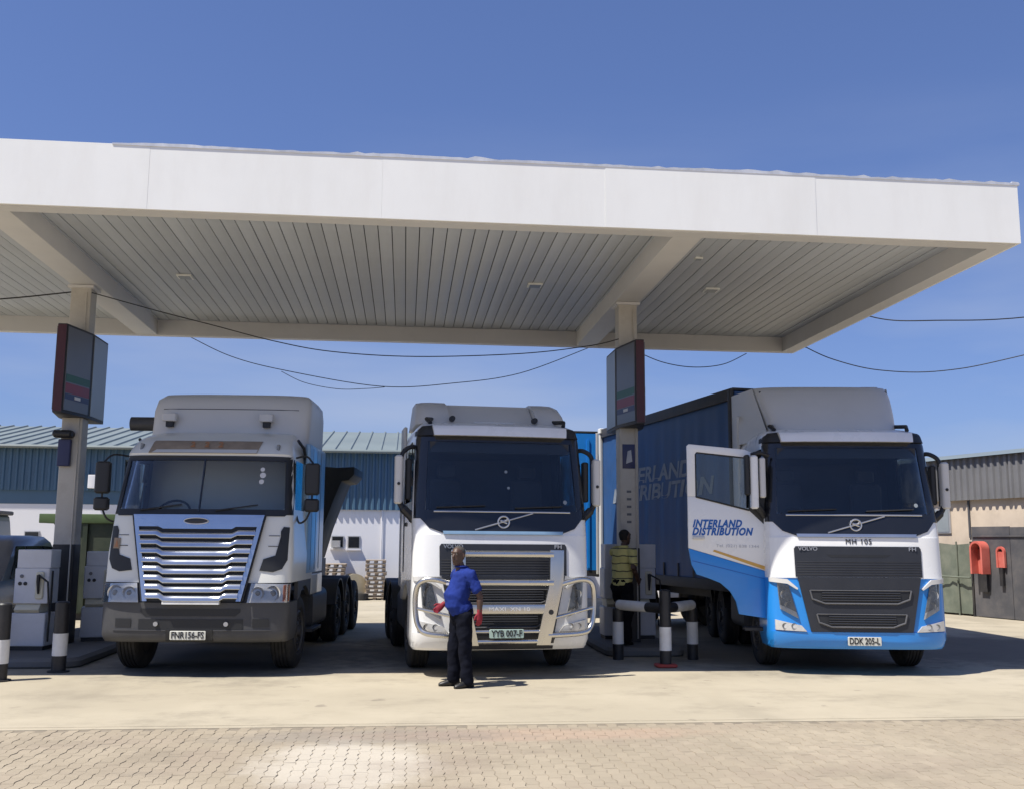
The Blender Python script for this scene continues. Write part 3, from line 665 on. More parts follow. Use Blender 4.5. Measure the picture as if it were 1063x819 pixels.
def seats(t, z, ydash, wheel_side):
    MB().rbox(-1.05, 1.05, ydash, ydash+0.42, z-0.25, z+0.02, 0.09, 3, 'x').build('dashboard', 'interior', t)
    for s in (-1, 1):
        b = MB().rbox(s*0.62-0.24, s*0.62+0.24, ydash+1.0, ydash+1.14, z-0.05, z+0.62, 0.06, 3, 'y').build('seat', 'seat_cloth', t)
        MB().rbox(s*0.62-0.14, s*0.62+0.14, ydash+1.02, ydash+1.12, z+0.64, z+0.84, 0.05, 3, 'y').build('headrest', 'seat_cloth', b)
    for k in range(4):
        px = random.uniform(-0.9, 0.8); a = random.uniform(0.1, 0.2)
        MB().add([(px, ydash+0.06, z+0.024), (px+a, ydash+0.04, z+0.024), (px+a+0.02, ydash+0.2, z+0.05), (px+0.02, ydash+0.22, z+0.04), (px, ydash+0.06, z+0.021), (px+a, ydash+0.04, z+0.021), (px+a+0.02, ydash+0.2, z+0.046), (px+0.02, ydash+0.22, z+0.036)], [(0, 1, 2, 3), (7, 6, 5, 4), (0, 4, 5, 1), (1, 5, 6, 2), (2, 6, 7, 3), (3, 7, 4, 0)]).build('paper', 'plate_white', t)
    MB().box(-0.95, 0.95, ydash+1.42, ydash+1.44, z-0.2, z+0.95).build('cab_curtain', 'seat_cloth', t)
    c = Vector((wheel_side*0.62, ydash+0.5, z+0.05)); tilt = R_(35)
    P = [c+Vector((0.23*math.cos(a), -0.23*math.sin(a)*math.sin(tilt)*-1, 0.23*math.sin(a)*math.cos(tilt))) for a in [2*math.pi*k/24 for k in range(24)]]
    MB().tube(P, 0.017, 8, True).build('steering_wheel', 'black_plastic', t)
def number_plate(t, txt, x, z, y, mat, wd=0.5, ht=0.12):
    p = MB().rbox(x-wd/2, x+wd/2, y, y+0.012, z-ht/2, z+ht/2, 0.012, 2, 'y').build('number_plate', mat, t)
    text(txt, ht*1.02, at_front(x, y-0.003, z), 'lettering_black', p, 'plate_lettering', bold=0.002, ext=0.002, width=wd*0.9)

# ------------------------------------------------------------------ cab-over tractor with slanted badge bar
FH_B = [(0.36, 0.07), (0.44, 0.01), (0.62, 0.0), (1.33, 0.03), (1.92, 0.08), (2.2, 0.15), (3.27, 0.40), (3.42, 0.46), (3.48, 0.58), (3.53, 0.85), (3.55, 1.2)]
FH_W = [(0.36, 1.20), (0.5, 1.235), (2.2, 1.235), (3.27, 1.19), (3.42, 1.16), (3.50, 1.08), (3.55, 0.9)]
def cabover(loc, yaw, label, cfg):
    t = tag(empty('truck', (loc[0], loc[1], 0), R_(yaw)), label, 'truck')
    S, wf = make_S(FH_B, FH_W)
    white = 'white_paint'; low = cfg['low']; YBK = 2.28
    # ---- cab shell with openings for windscreen, doors' windows
    dl = cfg.get('door_open', False)
    def hole(x, y, z):
        if y < 0.9 and 2.22 < z < 3.26 and abs(x) < 1.06 and y < S(x, z)+0.1: return True
        if abs(x) > 1.1 and 0.62 < y < 1.72 and 2.36 < z < 3.14: return True
        if dl and x < -1.1 and 0.52 < y < 1.52 and z < 3.2: return True
        return False
    zs = [1.33, 1.5, 1.7, 1.92, 2.1, 2.2, 2.3, 2.36, 2.5, 2.65, 2.8, 2.95, 3.08, 3.14, 3.2, 3.27, 3.35, 3.42, 3.46, 3.50, 3.53, 3.55]
    cab = loft_shell('cab', zs, S, wf, YBK, white, t, hole, nf=36, ns=18)
    Si, wi = make_S([(z, b+0.05) for z, b in FH_B], [(z, v-0.05) for z, v in FH_W])
    loft_shell('cab_lining', [z for z in zs if z < 3.5], Si, wi, YBK-0.06, 'interior', t, hole, nf=36, ns=18, bottom=True)
    seats(t, 2.12, 0.55, -1)
    # ---- windscreen with black surround
    panel('windscreen', [(-1.10, 2.20), (1.10, 2.20), (1.06, 3.28), (-1.06, 3.28)], S, 0.004, 0.006, 'windscreen_glass', t)
    for s in (-1, 1):
        panel('pillar_trim', [(s*1.225, 2.12), (s*1.08, 2.12), (s*1.02, 3.30), (s*1.185, 3.30)], S, 0.010, 0.03, 'black_gloss', t, dx=0.02)
        panel('visor_corner', [(s*0.93, 3.29), (s*0.955, 3.44), (s*1.10, 3.43), (s*1.18, 3.36), (s*1.19, 3.29)], S, 0.045, 0.10, 'black_plastic', t, dx=0.025)
    for px, pz, r in (((0.90, 2.36, 0.03),) if dl else ((0.06, 2.78, 0.022), (0.09, 2.55, 0.02), (0.90, 2.36, 0.03))): panel('licence_disc', [(px+r*math.cos(q), pz+r*math.sin(q)) for q in [2*math.pi*k/10 for k in range(10)]], S, 0.007, 0.002, 'sign_face_side', t, dx=0.2)
    panel('header_trim', [(-1.03, 3.20), (1.03, 3.20), (1.03, 3.29), (-1.03, 3.29)], S, 0.012, 0.03, 'black_gloss', t)
    MB().box(-1.0, 1.0, 0.42, 0.47, 3.05, 3.20).build('sun_blind', 'interior', t)
    panel('sun_visor', [(-0.95, 3.285), (0.95, 3.285), (0.97, 3.43), (-0.97, 3.43)], S, 0.12, 0.14, white, t)
    # ---- black cowl with silver lines and slanted badge bar
    panel('cowl', [(-0.84, 1.925), (0.84, 1.925), (1.02, 1.99), (1.14, 2.12), (1.2, 2.36), (1.09, 2.235), (-1.09, 2.235), (-1.2, 2.36), (-1.14, 2.12), (-1.02, 1.99)], S, 0.016, 0.05, 'black_gloss', t, dx=0.04)
    surf_tube('trim_line', [(-0.96, 2.215), (0.96, 2.215)], S, 0.022, 0.013, 'silver', t, sub=24)
    panel('trim_ledge', [(-0.83, 1.905), (0.83, 1.905), (0.84, 1.95), (-0.84, 1.95)], S, 0.035, 0.05, cfg['ledge'], t)
    surf_tube('badge_bar', [(-0.40, 1.965), (0.42, 2.20)], S, 0.024, 0.011, 'silver', t)
    bz = 2.075; by = S(0, bz)-0.03
    MB().tube([(0.078*math.cos(a), by, bz+0.078*math.sin(a)) for a in [2*math.pi*k/24 for k in range(24)]], 0.013, 8, True).build('emblem', 'silver', t)
    MB().tube([(-0.055*math.cos(a)*0.9, by, bz+0.045+0.03*math.sin(a)) for a in [R_(180+20*k) for k in range(-2, 8)]], 0.009, 6).build('emblem_stroke', 'silver', t)
    MB().tube([(-0.05, by, bz+0.02), (0.05, by, bz-0.02)], 0.012, 6).build('emblem_stroke', 'silver', t)
    for s in (-1, 1):
        surf_tube('wiper', [(s*0.55-0.38, 2.27), (s*0.55+0.30, 2.30)], S, 0.03, 0.010, 'black_plastic', t)
    # ---- upper grille plate, lower grille, slots
    panel('front_panel', [(-1.20, 1.335), (1.20, 1.335), (1.20, 1.90), (-1.20, 1.90)], S, 0.012, 0.03, white, t, dx=0.04)
    up = panel('upper_grille', [(-0.88, 1.35), (0.88, 1.35), (0.885, 1.74), (0.86, 1.775), (-0.86, 1.775), (-0.885, 1.74)], S, 0.026, 0.04, 'grille_dark', t)
    panel('grille_slot', [(-0.45, 1.66), (-0.38, 1.62), (0.38, 1.62), (0.45, 1.66)], S, 0.028, 0.01, 'black_plastic', up)
    for k in range(6): surf_tube('grille_rib', [(-0.86, 1.38+0.035*k), (0.86, 1.38+0.035*k)], S, 0.027, 0.004, 'black_plastic', up, 5, 12)
    if cfg.get('names', True):
        text('VOLVO', 0.075, at_front(-0.70, S(0.7, 1.735)-0.032, 1.738, R_(0)), 'silver', up, bold=0.001, ext=0.004, width=0.27)
        text('FH', 0.075, at_front(0.76, S(0.76, 1.735)-0.034, 1.738), 'silver', up, bold=0.001, ext=0.004, width=0.10)
    lg = panel('lower_grille', [(-0.70, 0.60), (0.70, 0.60), (0.855, 1.345), (-0.855, 1.345)], S, 0.030, 0.05, 'grille_dark', t)
    for z0, z1, xa in ((0.985, 1.165, 0.70), (0.665, 0.84, 0.62)):
        panel('grille_opening', [(-xa+0.03, z0+0.06), (-xa+0.2, z0+0.015), (xa-0.2, z0+0.015), (xa-0.03, z0+0.06), (xa-0.01, z1), (-xa+0.01, z1)], S, 0.033, 0.01, 'black_plastic', lg)
        for k in range(4):
            zz = z0+0.045+(z1-z0-0.06)*k/3.6; surf_tube('grille_slat', [(-xa+0.16, zz), (xa-0.16, zz)], S, 0.045, 0.010, 'grille_dark', lg, 6, 10)
        surf_tube('grille_trim', [(-xa, z1), (-xa+0.03, z0+0.06), (-xa+0.2, z0), (xa-0.2, z0), (xa-0.03, z0+0.06), (xa, z1)], S, 0.042, 0.013, cfg['slot'], lg)
        surf_tube('grille_edge', [(-xa, z1), (xa, z1)], S, 0.04, 0.007, 'slot_grey', lg, 6, 12)
    # ---- bumper shell, headlights, fog lamps
    zb = [0.36, 0.40, 0.44, 0.5, 0.58, 0.62, 0.8, 1.0, 1.2, 1.33]
    loft_shell('bumper', zb, S, wf, 0.86, low, t, None, nf=36, ns=8, top=True, bottom=True)
    panel('bumper_lip', [(-1.22, 0.39), (1.22, 0.39), (1.22, 0.595), (-1.22, 0.595)], S, 0.022, 0.06, low, t, dx=0.035)
    for s in (-1, 1):
        hl = panel('headlight', [(s*1.13, 1.27), (s*0.98, 1.225), (s*0.865, 0.775), (s*1.10, 0.90)], S, 0.016, 0.03, 'lamp_dark', t, dx=0.03)
        for zc, xc, r in ((1.10, 1.03, 0.065), (0.95, 0.985, 0.06)):
            yy = S(xc, zc); MB().lathe([(0.03, r), (0.0, r), (0.01, r*0.7), (0.03, r*0.3), (0.02, 0.001)], (s*xc, yy-0.022, zc), 'y', 20).build('lamp_reflector', 'lamp_chrome', hl)
        panel('lamp_lower', [(s*1.10, 0.90), (s*0.865, 0.775), (s*0.89, 0.86), (s*1.10, 0.96)], S, 0.024, 0.02, 'lamp_chrome', hl, dx=0.03)
        panel('lamp_glass', [(s*1.13, 1.27), (s*0.98, 1.225), (s*0.865, 0.775), (s*1.10, 0.90)], S, 0.036, 0.004, 'lamp_glass', hl, dx=0.03)
        panel('lamp_brow', [(s*1.225, 1.335), (s*1.0, 1.315), (s*0.86, 1.19), (s*0.87, 1.17), (s*1.0, 1.25), (s*1.22, 1.275)], S, 0.045, 0.05, 'grey_white', t, dx=0.03)
        fg = panel('fog_lamp', [(s*1.17, 0.755), (s*0.83, 0.68), (s*0.76, 0.60), (s*1.17, 0.615)], S, 0.034, 0.04, 'lamp_chrome', t, dx=0.03)
        for xc in (0.93, 1.05):
            MB().lathe([(0.02, 0.04), (0, 0.04), (0.012, 0.02), (0.02, 0.001)], (s*xc, S(xc, 0.67)-0.04, 0.67), 'y', 16).build('lamp_reflector', 'lamp_dark', fg)
    # ---- sides: wheel arch, steps, side glass
    for s in (-1, 1):
        arc = [(1.37+0.66*math.cos(a), 0.52+0.66*math.sin(a)) for a in [R_(0+180*k/16) for k in range(17)]]
        sp = arc[::-1][:0] + [(0.72, 0.52)] + [(0.72, 1.329), (YBK, 1.329), (YBK, 0.95), (2.05, 0.95)] + [q for q in arc if q[0] < 2.05-1e-6 or q[1] > 0.95][0:]
        sp = [(0.862, 1.327), (YBK, 1.327), (YBK, 0.93), (1.96, 0.93)] + [q for q in arc if q[1] > 0.93 or q[0] < 1.0] + [(0.862, 0.52)]
        sp = [(a, b) for a, b in sp if a >= 0.862-1e-6]
        MB().prism(sp, s*1.17, s*1.228, 'yz').build('wheel_arch', low if not (dl and s < 0) else low, t)
        inner = [(1.37+0.64*math.cos(a), 0.52+0.64*math.sin(a)) for a in [R_(5+170*k/12) for k in range(13)]]
        inner2 = [(1.37+0.62*math.cos(a), 0.52+0.62*math.sin(a)) for a in [R_(175-170*k/12) for k in range(13)]]
        MB().prism(inner+inner2, s*0.7, s*1.168, 'yz').build('arch_liner', 'black_plastic', t)
        wheel(t, s*1.045, 1.37, s, 0.5, 0.31, steer=R_(cfg.get('steer', 0)))
        if not (dl and s < 0):
            MB().box(s*1.195-0.004, s*1.195+0.004, 0.6, 1.74, 2.34, 3.16).build('side_window', 'side_glass', t)
            MB().tube([(s*1.238, 1.78, 1.35), (s*1.238, 1.78, 2.3), (s*1.215, 1.78, 3.18), (s*1.21, 0.9, 3.22), (s*1.222, 0.62, 2.9)], 0.008, 6).build('door_seam', 'black_plastic', t)
            MB().rbox(s*1.235-0.02, s*1.235+0.02, 1.3, 1.48, 2.02, 2.08, 0.015, 2, 'y').build('door_handle', 'black_plastic', t)
        MB().rbox(s*1.2-0.03, s*1.2+0.03, 2.285, 2.78, 1.1, cfg['fair_top'], 0.03, 3).build('side_fairing', 'grey_white', t)
        # mirrors on black arms
        if not (dl and s < 0):
            m = MB().rbox(s*1.43-0.055, s*1.43+0.055, 0.42, 0.60, 2.32, 3.0, 0.045, 4).build('mirror', 'grey_white', t)
            MB().rbox(s*1.43-0.052, s*1.43+0.052, 0.602, 0.63, 2.36, 2.97, 0.01).build('mirror_glass', 'window_dark', m)
            MB().rbox(s*1.285-0.045, s*1.285+0.045, 0.52, 0.66, 2.38, 2.96, 0.035, 4).build('mirror_inner', 'black_plastic', m)
            MB().tube(smooth_path([(s*1.15, 0.66, 3.12), (s*1.25, 0.60, 3.13), (s*1.36, 0.56, 3.06), (s*1.40, 0.55, 2.94)], 5), 0.032, 8).build('mirror_arm', 'black_plastic', m)
            MB().tube(smooth_path([(s*1.12, 0.52, 2.06), (s*1.25, 0.52, 2.16), (s*1.37, 0.52, 2.28), (s*1.41, 0.53, 2.36)], 5), [0.075]*5+[0.06]*5+[0.04]*6, 8).build('mirror_arm', 'black_plastic', m)
            MB().lathe([(0.41, 0.022), (0.425, 0.022)], (s*1.43, 0, 2.60), 'y', 12).build('mirror_lamp', 'black_plastic', m)
    MB().rbox(-0.3, 0.3, 0.95, 1.0, 3.5, 3.56, 0.01).build('roof_hatch', 'grey_white', t)
    for s in (-1, 1): MB().tube([(s*0.98, 0.66, 3.49), (s*1.02, 0.8, 3.56), (s*0.9, 1.1, 3.59)], 0.03, 8).build('air_horn', 'black_plastic', t)
    chassis(t, 6.3, (4.45, 5.8))
    return t, S

# ------------------------------------------------------------------ middle truck
tm, SM = cabover((1.36, 13.93), 4.6, 'white cab-over truck with polished bull bar, in the middle', dict(low='white_paint', ledge='side_steel_blue', slot='slot_grey', fair_top=3.6))
# roof fairing: two ears and a lower board between
for s in (-1, 1):
    b0 = [(3.52, 1.0), (3.7, 1.15), (3.85, 1.42), (3.92, 1.7)]
    rings = []
    for z, y0 in b0:
        x0, x1 = (0.66, 1.14-(z-3.52)*0.12)
        yb = 2.4
        rings.append([(s*x0, y0, z), (s*(x0+x1)/2, y0-0.02, z), (s*(x1-0.08), y0+0.03, z), (s*x1, y0+0.16, z), (s*x1, yb, z), (s*x0, yb, z)])
    MB().rings(rings).build('roof_fairing', 'grey_white', tm, ang=50)
MB().add([(-0.655, 1.12, 3.52), (0.655, 1.12, 3.52), (0.655, 1.62, 3.88), (-0.655, 1.62, 3.88), (-0.655, 2.4, 3.88), (0.655, 2.4, 3.88), (-0.655, 2.4, 3.52), (0.655, 2.4, 3.52)],
         [(0, 1, 2, 3), (3, 2, 5, 4), (0, 3, 4, 6), (1, 7, 5, 2), (6, 4, 5, 7), (0, 6, 7, 1)]).build('roof_deflector', 'grey_white', tm, bevel=0.03)
for s in (-1, 1): MB().lathe([(0.95, 0.04), (1.05, 0.045), (1.06, 0.02)], (s*0.62, 0, 3.60), 'y', 12).build('roof_marker', 'black_plastic', tm)
panel('bumper_centre', [(-0.68, 0.37), (0.68, 0.37), (0.70, 0.605), (-0.70, 0.605)], SM, 0.034, 0.05, 'grille_dark', tm)
# bull bar
bb = MB()
YBAR = -0.30
def bar(path, r, name, parent, mat='polished_alu', n=12): return MB().tube(path, r, n).build(name, mat, parent)
for s in (-1, 1):
    q = MB()
    pts = [(s*0.67, 1.70), (s*0.665, 1.28), (s*0.48, 0.45)]
    hw = 0.095
    q.prism([(pts[0][0]-hw, pts[0][1]), (pts[0][0]+hw, pts[0][1]), (pts[1][0]+hw, pts[1][1]), (pts[2][0]+hw, pts[2][1]), (pts[2][0]-hw, pts[2][1]), (pts[1][0]-hw, pts[1][1])], YBAR, YBAR+0.06)
    po = q.build('bull_bar_post', 'polished_alu', tm, bevel=0.012)
    MB().lathe([(YBAR-0.004, 0.035), (YBAR-0.0005, 0.035)], (s*0.585, 0, 0.88), 'y', 16).build('bolt_hole', 'black_plastic', po)
    MB().box(s*0.60-0.05, s*0.60+0.05, YBAR+0.06, 0.02, 0.52, 0.62).build('bracket', 'chassis', po)
    lp = smooth_path([(s*0.74, YBAR+0.03, 1.25), (s*1.0, YBAR+0.05, 1.31), (s*1.16, YBAR+0.10, 1.27), (s*1.215, YBAR+0.15, 1.12), (s*1.21, YBAR+0.15, 0.86), (s*1.16, YBAR+0.12, 0.68), (s*1.02, YBAR+0.06, 0.60), (s*0.55, YBAR+0.03, 0.575)], 6)
    bar(lp, 0.036, 'bull_bar_hoop', tm)
    bar([(s*0.62, YBAR+0.03, 0.80), (s*1.20, YBAR+0.15, 0.93)], 0.022, 'bull_bar_stay', tm)
bar([(-0.62, YBAR+0.03, 1.64), (0.62, YBAR+0.03, 1.64)], 0.047, 'bull_bar_tube', tm)
bar([(-0.62, YBAR+0.03, 1.265), (0.62, YBAR+0.03, 1.265)], 0.047, 'bull_bar_tube', tm)
MB().rbox(-0.6, 0.6, YBAR+0.005, YBAR+0.05, 0.855, 0.985, 0.02, 3, 'x').build('bull_bar_plate', 'polished_alu', tm)
text('MAXI  XN 10', 0.07, at_front(0.02, YBAR-0.001, 0.92), 'lettering_white', tm, ext=0.002, width=0.55)
bar([(-0.46, YBAR+0.03, 0.50), (0.46, YBAR+0.03, 0.50)], 0.03, 'bull_bar_tube', tm)
bar([(-0.5, YBAR+0.03, 0.63), (0.5, YBAR+0.03, 0.63)], 0.025, 'bull_bar_tube', tm)
number_plate(tm, 'YYB 007-F', -0.02, 0.605, YBAR-0.02, 'plate_green', 0.46, 0.115)

# ------------------------------------------------------------------ right truck with open door and tall roof fairing
tr, SR = cabover((6.35, 13.82), -8, 'white and blue cab-over truck with its door open and tall roof fairing', dict(low='sky_blue_paint', ledge='silver', slot='slot_grey', door_open=True, fair_top=3.9, steer=0))
text('MH 105', 0.105, at_front(0.02, SR(0, 1.84)-0.018, 1.838), 'lettering_black', tr, 'fleet_lettering', bold=0.0, ext=0.003, width=0.36, space=1.15)
number_plate(tr, 'DDK 205-L', 0.02, 0.475, SR(0, 0.48)-0.045, 'plate_white', 0.46, 0.12)
DB = [(3.50, 0.80), (3.6, 0.86), (3.8, 1.02), (4.05, 1.26), (4.2, 1.44), (4.28, 1.62), (4.31, 1.85)]
DW = [(3.50, 0.93), (3.6, 0.95), (4.0, 1.02), (4.28, 1.06), (4.31, 1.02)]
SD, wd_ = make_S(DB, DW, 0.30, 3.2)
loft_shell('roof_fairing', [3.50, 3.53, 3.6, 3.7, 3.8, 3.92, 4.05, 4.14, 4.2, 4.25, 4.28, 4.30, 4.31], SD, wd_, 2.62, 'grey_white', tr, None, nf=24, ns=6)
for s in (-1, 1):   # flared cheeks of the fairing
    MB().add([(s*0.96, 1.15, 3.44), (s*1.20, 1.95, 3.40), (s*1.22, 2.80, 3.46), (s*1.22, 2.80, 4.30), (s*1.07, 1.75, 4.27), (s*0.9, 2.7, 4.29), (s*0.9, 2.7, 3.42)],
             [(0, 1, 2, 6), (0, 4, 3, 1), (1, 3, 2), (4, 5, 3), (0, 6, 5, 4), (2, 3, 5, 6)]).build('fairing_cheek', 'grey_white', tr, ang=40)
for s in (-1, 1): MB().box(s*0.99-0.015, s*0.99+0.015, 1.55, 1.57, 3.66, 4.2).build('fairing_seam', 'grille_dark', tr)
MB().rbox(0.70, 0.98, 1.9, 2.3, 4.29, 4.325, 0.015).build('roof_vent', 'grey_white', tr)
# open door: hangs from its hinge at the corner, seen from outside
door = MB()
D0, D1 = 0.0, 0.06
dr = empty('door', (-1.20, 0.40, 0), R_(2), tr); dr['label'] = 'open driver door with company lettering'
ox = 1.20
def dp(pts): return [(a+ox, b) for a, b in pts]
MB().prism(dp([(-2.33, 1.735), (-1.20, 1.41), (-1.20, 2.06), (-1.43, 2.285), (-2.215, 2.475), (-2.33, 2.475)]), D0, D1).build('door_skin', 'white_paint', dr, bevel=0.008)
MB().prism(dp([(-2.33, 2.477), (-2.215, 2.477), (-2.215, 3.10), (-2.19, 3.13), (-1.46, 3.055), (-1.36, 2.95), (-1.30, 2.96), (-1.33, 3.10), (-1.48, 3.17), (-2.30, 3.245), (-2.33, 3.22)]), D0, D1).build('window_frame', 'white_paint', dr, bevel=0.006)
MB().prism(dp([(-2.215, 2.47), (-1.43, 2.28), (-1.36, 2.95), (-1.46, 3.055), (-2.19, 3.13), (-2.215, 3.10)]), 0.025, 0.031).build('door_window', 'side_glass', dr)
MB().tube([(a+ox, D0-0.002, b) for a, b in [(-2.21, 2.475), (-1.44, 2.285)]], 0.014, 6).build('window_seal', 'black_plastic', dr)
MB().tube([(a+ox, D0+0.005, b) for a, b in [(-2.205, 2.49), (-2.205, 3.09), (-2.18, 3.12), (-1.47, 3.045), (-1.40, 2.95)]], 0.010, 6).build('window_seal', 'black_plastic', dr)
MB().prism(dp([(-1.44, 2.283), (-1.20, 2.058), (-1.20, 2.66), (-1.33, 2.9), (-1.40, 2.6)]), D0-0.01, D1-0.01).build('mirror_foot', 'black_plastic', dr, bevel=0.01)
MB().prism(dp([(-2.33, 1.733), (-1.20, 1.408), (-1.20, 0.74), (-1.62, 0.80), (-1.66, 0.98), (-1.74, 1.12), (-1.88, 1.24), (-2.06, 1.31), (-2.22, 1.36), (-2.29, 1.50)]), D0+0.001, D1).build('door_lower', 'sky_blue_paint', dr, bevel=0.012)
MB().prism(dp([(-1.98, 1.69), (-1.205, 1.42), (-1.205, 1.475), (-1.96, 1.715)]), D0-0.003, D0-0.0005).build('stripe', 'ochre_stripe', dr)
MB().prism(dp([(-2.28, 1.56), (-1.20, 1.30), (-1.20, 1.292), (-2.28, 1.55)]), D0-0.002, D0).build('crease', 'lettering_blue', dr)
text('INTERLAND', 0.145, at_front(-1.905+ox, D0-0.002, 2.085), 'lettering_blue', dr, shear=0.3, bold=0.0065, ext=0.002, width=0.72, space=1.12)
text('DISTRIBUTION', 0.145, at_front(-1.83+ox, D0-0.002, 1.97), 'lettering_blue', dr, shear=0.3, bold=0.0065, ext=0.002, width=0.89, space=1.12)
text('Tel. (021) 838 1344', 0.06, at_front(-1.62+ox, D0-0.002, 1.765, R_(-1)), 'lettering_thin', dr, bold=0.0, ext=0.002, width=0.62)
MB().rbox(-2.27+ox, -2.10+ox, D0-0.03, D0, 1.86, 1.905, 0.01, 2, 'x').build('door_handle', 'grey_white', dr)
m = MB().rbox(-1.445+ox, -1.335+ox, -0.22, -0.06, 2.30, 3.07, 0.045, 4).build('mirror', 'white_paint', dr)
MB().rbox(-1.31+ox, -1.225+ox, -0.20, -0.08, 2.46, 3.04, 0.035, 4).build('mirror_inner', 'grey_white', dr)
MB().rbox(-1.52+ox, -1.448+ox, -0.18, -0.05, 2.5, 3.08, 0.03, 3).build('mirror_back', 'black_plastic', dr)
MB().tube(smooth_path([(-1.15+ox, -0.03, 3.08), (-1.3+ox, -0.12, 3.11), (-1.42+ox, -0.14, 3.08)], 5), 0.03, 8).build('mirror_arm', 'black_plastic', dr)
MB().tube(smooth_path([(-1.22+ox, -0.01, 2.2), (-1.3+ox, -0.09, 2.3), (-1.38+ox, -0.14, 2.38)], 5), 0.05, 8).build('mirror_arm', 'black_plastic', dr)
MB().rbox(-1.5, -1.2, 0.62, 0.8, 0.55, 0.60, 0.01).build('door_step', 'chassis', tr)

# ------------------------------------------------------------------ left truck: long sleeper cab with tall chrome grille
tl = tag(empty('truck', (-2.79, 14.1, 0), R_(-4)), 'white sleeper truck with tall chrome barred grille and dark bumper', 'truck')
AB = [(0.44, 0.08), (0.50, 0.0), (0.96, 0.0), (1.25, 0.05), (2.10, 0.16), (2.90, 0.40), (2.96, 0.38), (3.12, 0.55), (3.24, 0.82), (3.32, 1.2), (3.36, 1.5)]
AW = [(0.44, 1.19), (0.55, 1.22), (1.0, 1.22), (1.6, 1.225), (2.10, 1.19), (2.9, 1.13), (3.0, 1.12), (3.2, 1.06), (3.36, 0.95)]
SA, wA = make_S(AB, AW, 0.30, 3.4)
def holeA(x, y, z):
    if 2.14 < z < 2.88 and abs(x) < 1.09 and y < SA(x, z)+0.1: return True
    if abs(x) > 1.08 and 0.62 < y < 1.35 and 2.2 < z < 2.86: return True
    return False
zsA = [1.22, 1.3, 1.45, 1.6, 1.8, 2.0, 2.1, 2.14, 2.2, 2.3, 2.45, 2.6, 2.75, 2.86, 2.90, 2.96, 3.02, 3.08, 3.14, 3.20, 3.25, 3.29, 3.32, 3.35]
loft_shell('cab', zsA, SA, wA, 2.0, 'cream_white', tl, holeA, nf=36, ns=18)
Si, wi = make_S([(z, b+0.05) for z, b in AB], [(z, v-0.05) for z, v in AW], 0.30, 3.4)
loft_shell('cab_lining', [z for z in zsA if z < 3.3], Si, wi, 1.95, 'interior', tl, holeA, nf=36, ns=18, bottom=True)
seats(tl, 2.1, 0.6, -1)
panel('windscreen', [(-1.15, 2.12), (1.15, 2.12), (1.10, 2.90), (-1.10, 2.90)], SA, 0.004, 0.006, 'windscreen_glass', tl)
for s in (-1, 1):
    panel('pillar_trim', [(s*1.188, 2.12), (s*1.10, 2.12), (s*1.045, 2.9), (s*1.132, 2.9)], SA, 0.012, 0.03, 'black_plastic', tl, dx=0.02)
panel('windscreen_seal', [(-1.1, 2.10), (1.1, 2.10), (1.17, 2.16), (1.1, 2.19), (-1.1, 2.19), (-1.17, 2.16)], SA, 0.012, 0.03, 'black_plastic', tl)
panel('windscreen_seal', [(-1.05, 2.86), (1.05, 2.86), (1.12, 2.925), (-1.12, 2.925)], SA, 0.012, 0.03, 'black_plastic', tl)
surf_tube('windscreen_bar', [(-0.02, 2.15), (-0.02, 2.88)], SA, 0.006, 0.014, 'black_gloss', tl)
for px, pz, r in ((0.76, 2.74, 0.03), (0.77, 2.66, 0.04), (0.76, 2.57, 0.034)): panel('licence_disc', [(px+r*math.cos(q), pz+r*math.sin(q)) for q in [2*math.pi*k/10 for k in range(10)]], SA, 0.007, 0.002, 'grey_white', tl, dx=0.2)
for s in (-1, 1): surf_tube('wiper', [(s*0.5-0.3, 2.17), (s*0.5+0.25, 2.25)], SA, 0.03, 0.010, 'black_plastic', tl)
nb = panel('name_board', [(-0.80, 2.96), (0.66, 2.96), (0.70, 3.15), (-0.78, 3.15)], SA, 0.02, 0.02, 'wood_board', tl)
panel('board_strip', [(-0.76, 2.965), (0.66, 2.965), (0.67, 3.02), (-0.70, 3.012)], SA, 0.024, 0.01, 'grey_white', nb)
for k, xx in enumerate((-0.22, -0.03, 0.16)):
    text('2', 0.13, at_front(xx, SA(xx, 3.09)-0.05, 3.085) @ Matrix.Rotation(R_(-38), 4, 'X'), 'sign_orange', nb, bold=0.003, ext=0.004)
for s in (-1, 1): MB().rbox(s*0.93-0.02, s*0.93+0.02, SA(0.93, 3.06)-0.05, SA(0.93, 3.06)+0.05, 3.0, 3.10, 0.015).build('marker_lamp', 'lamp_dark', tl)
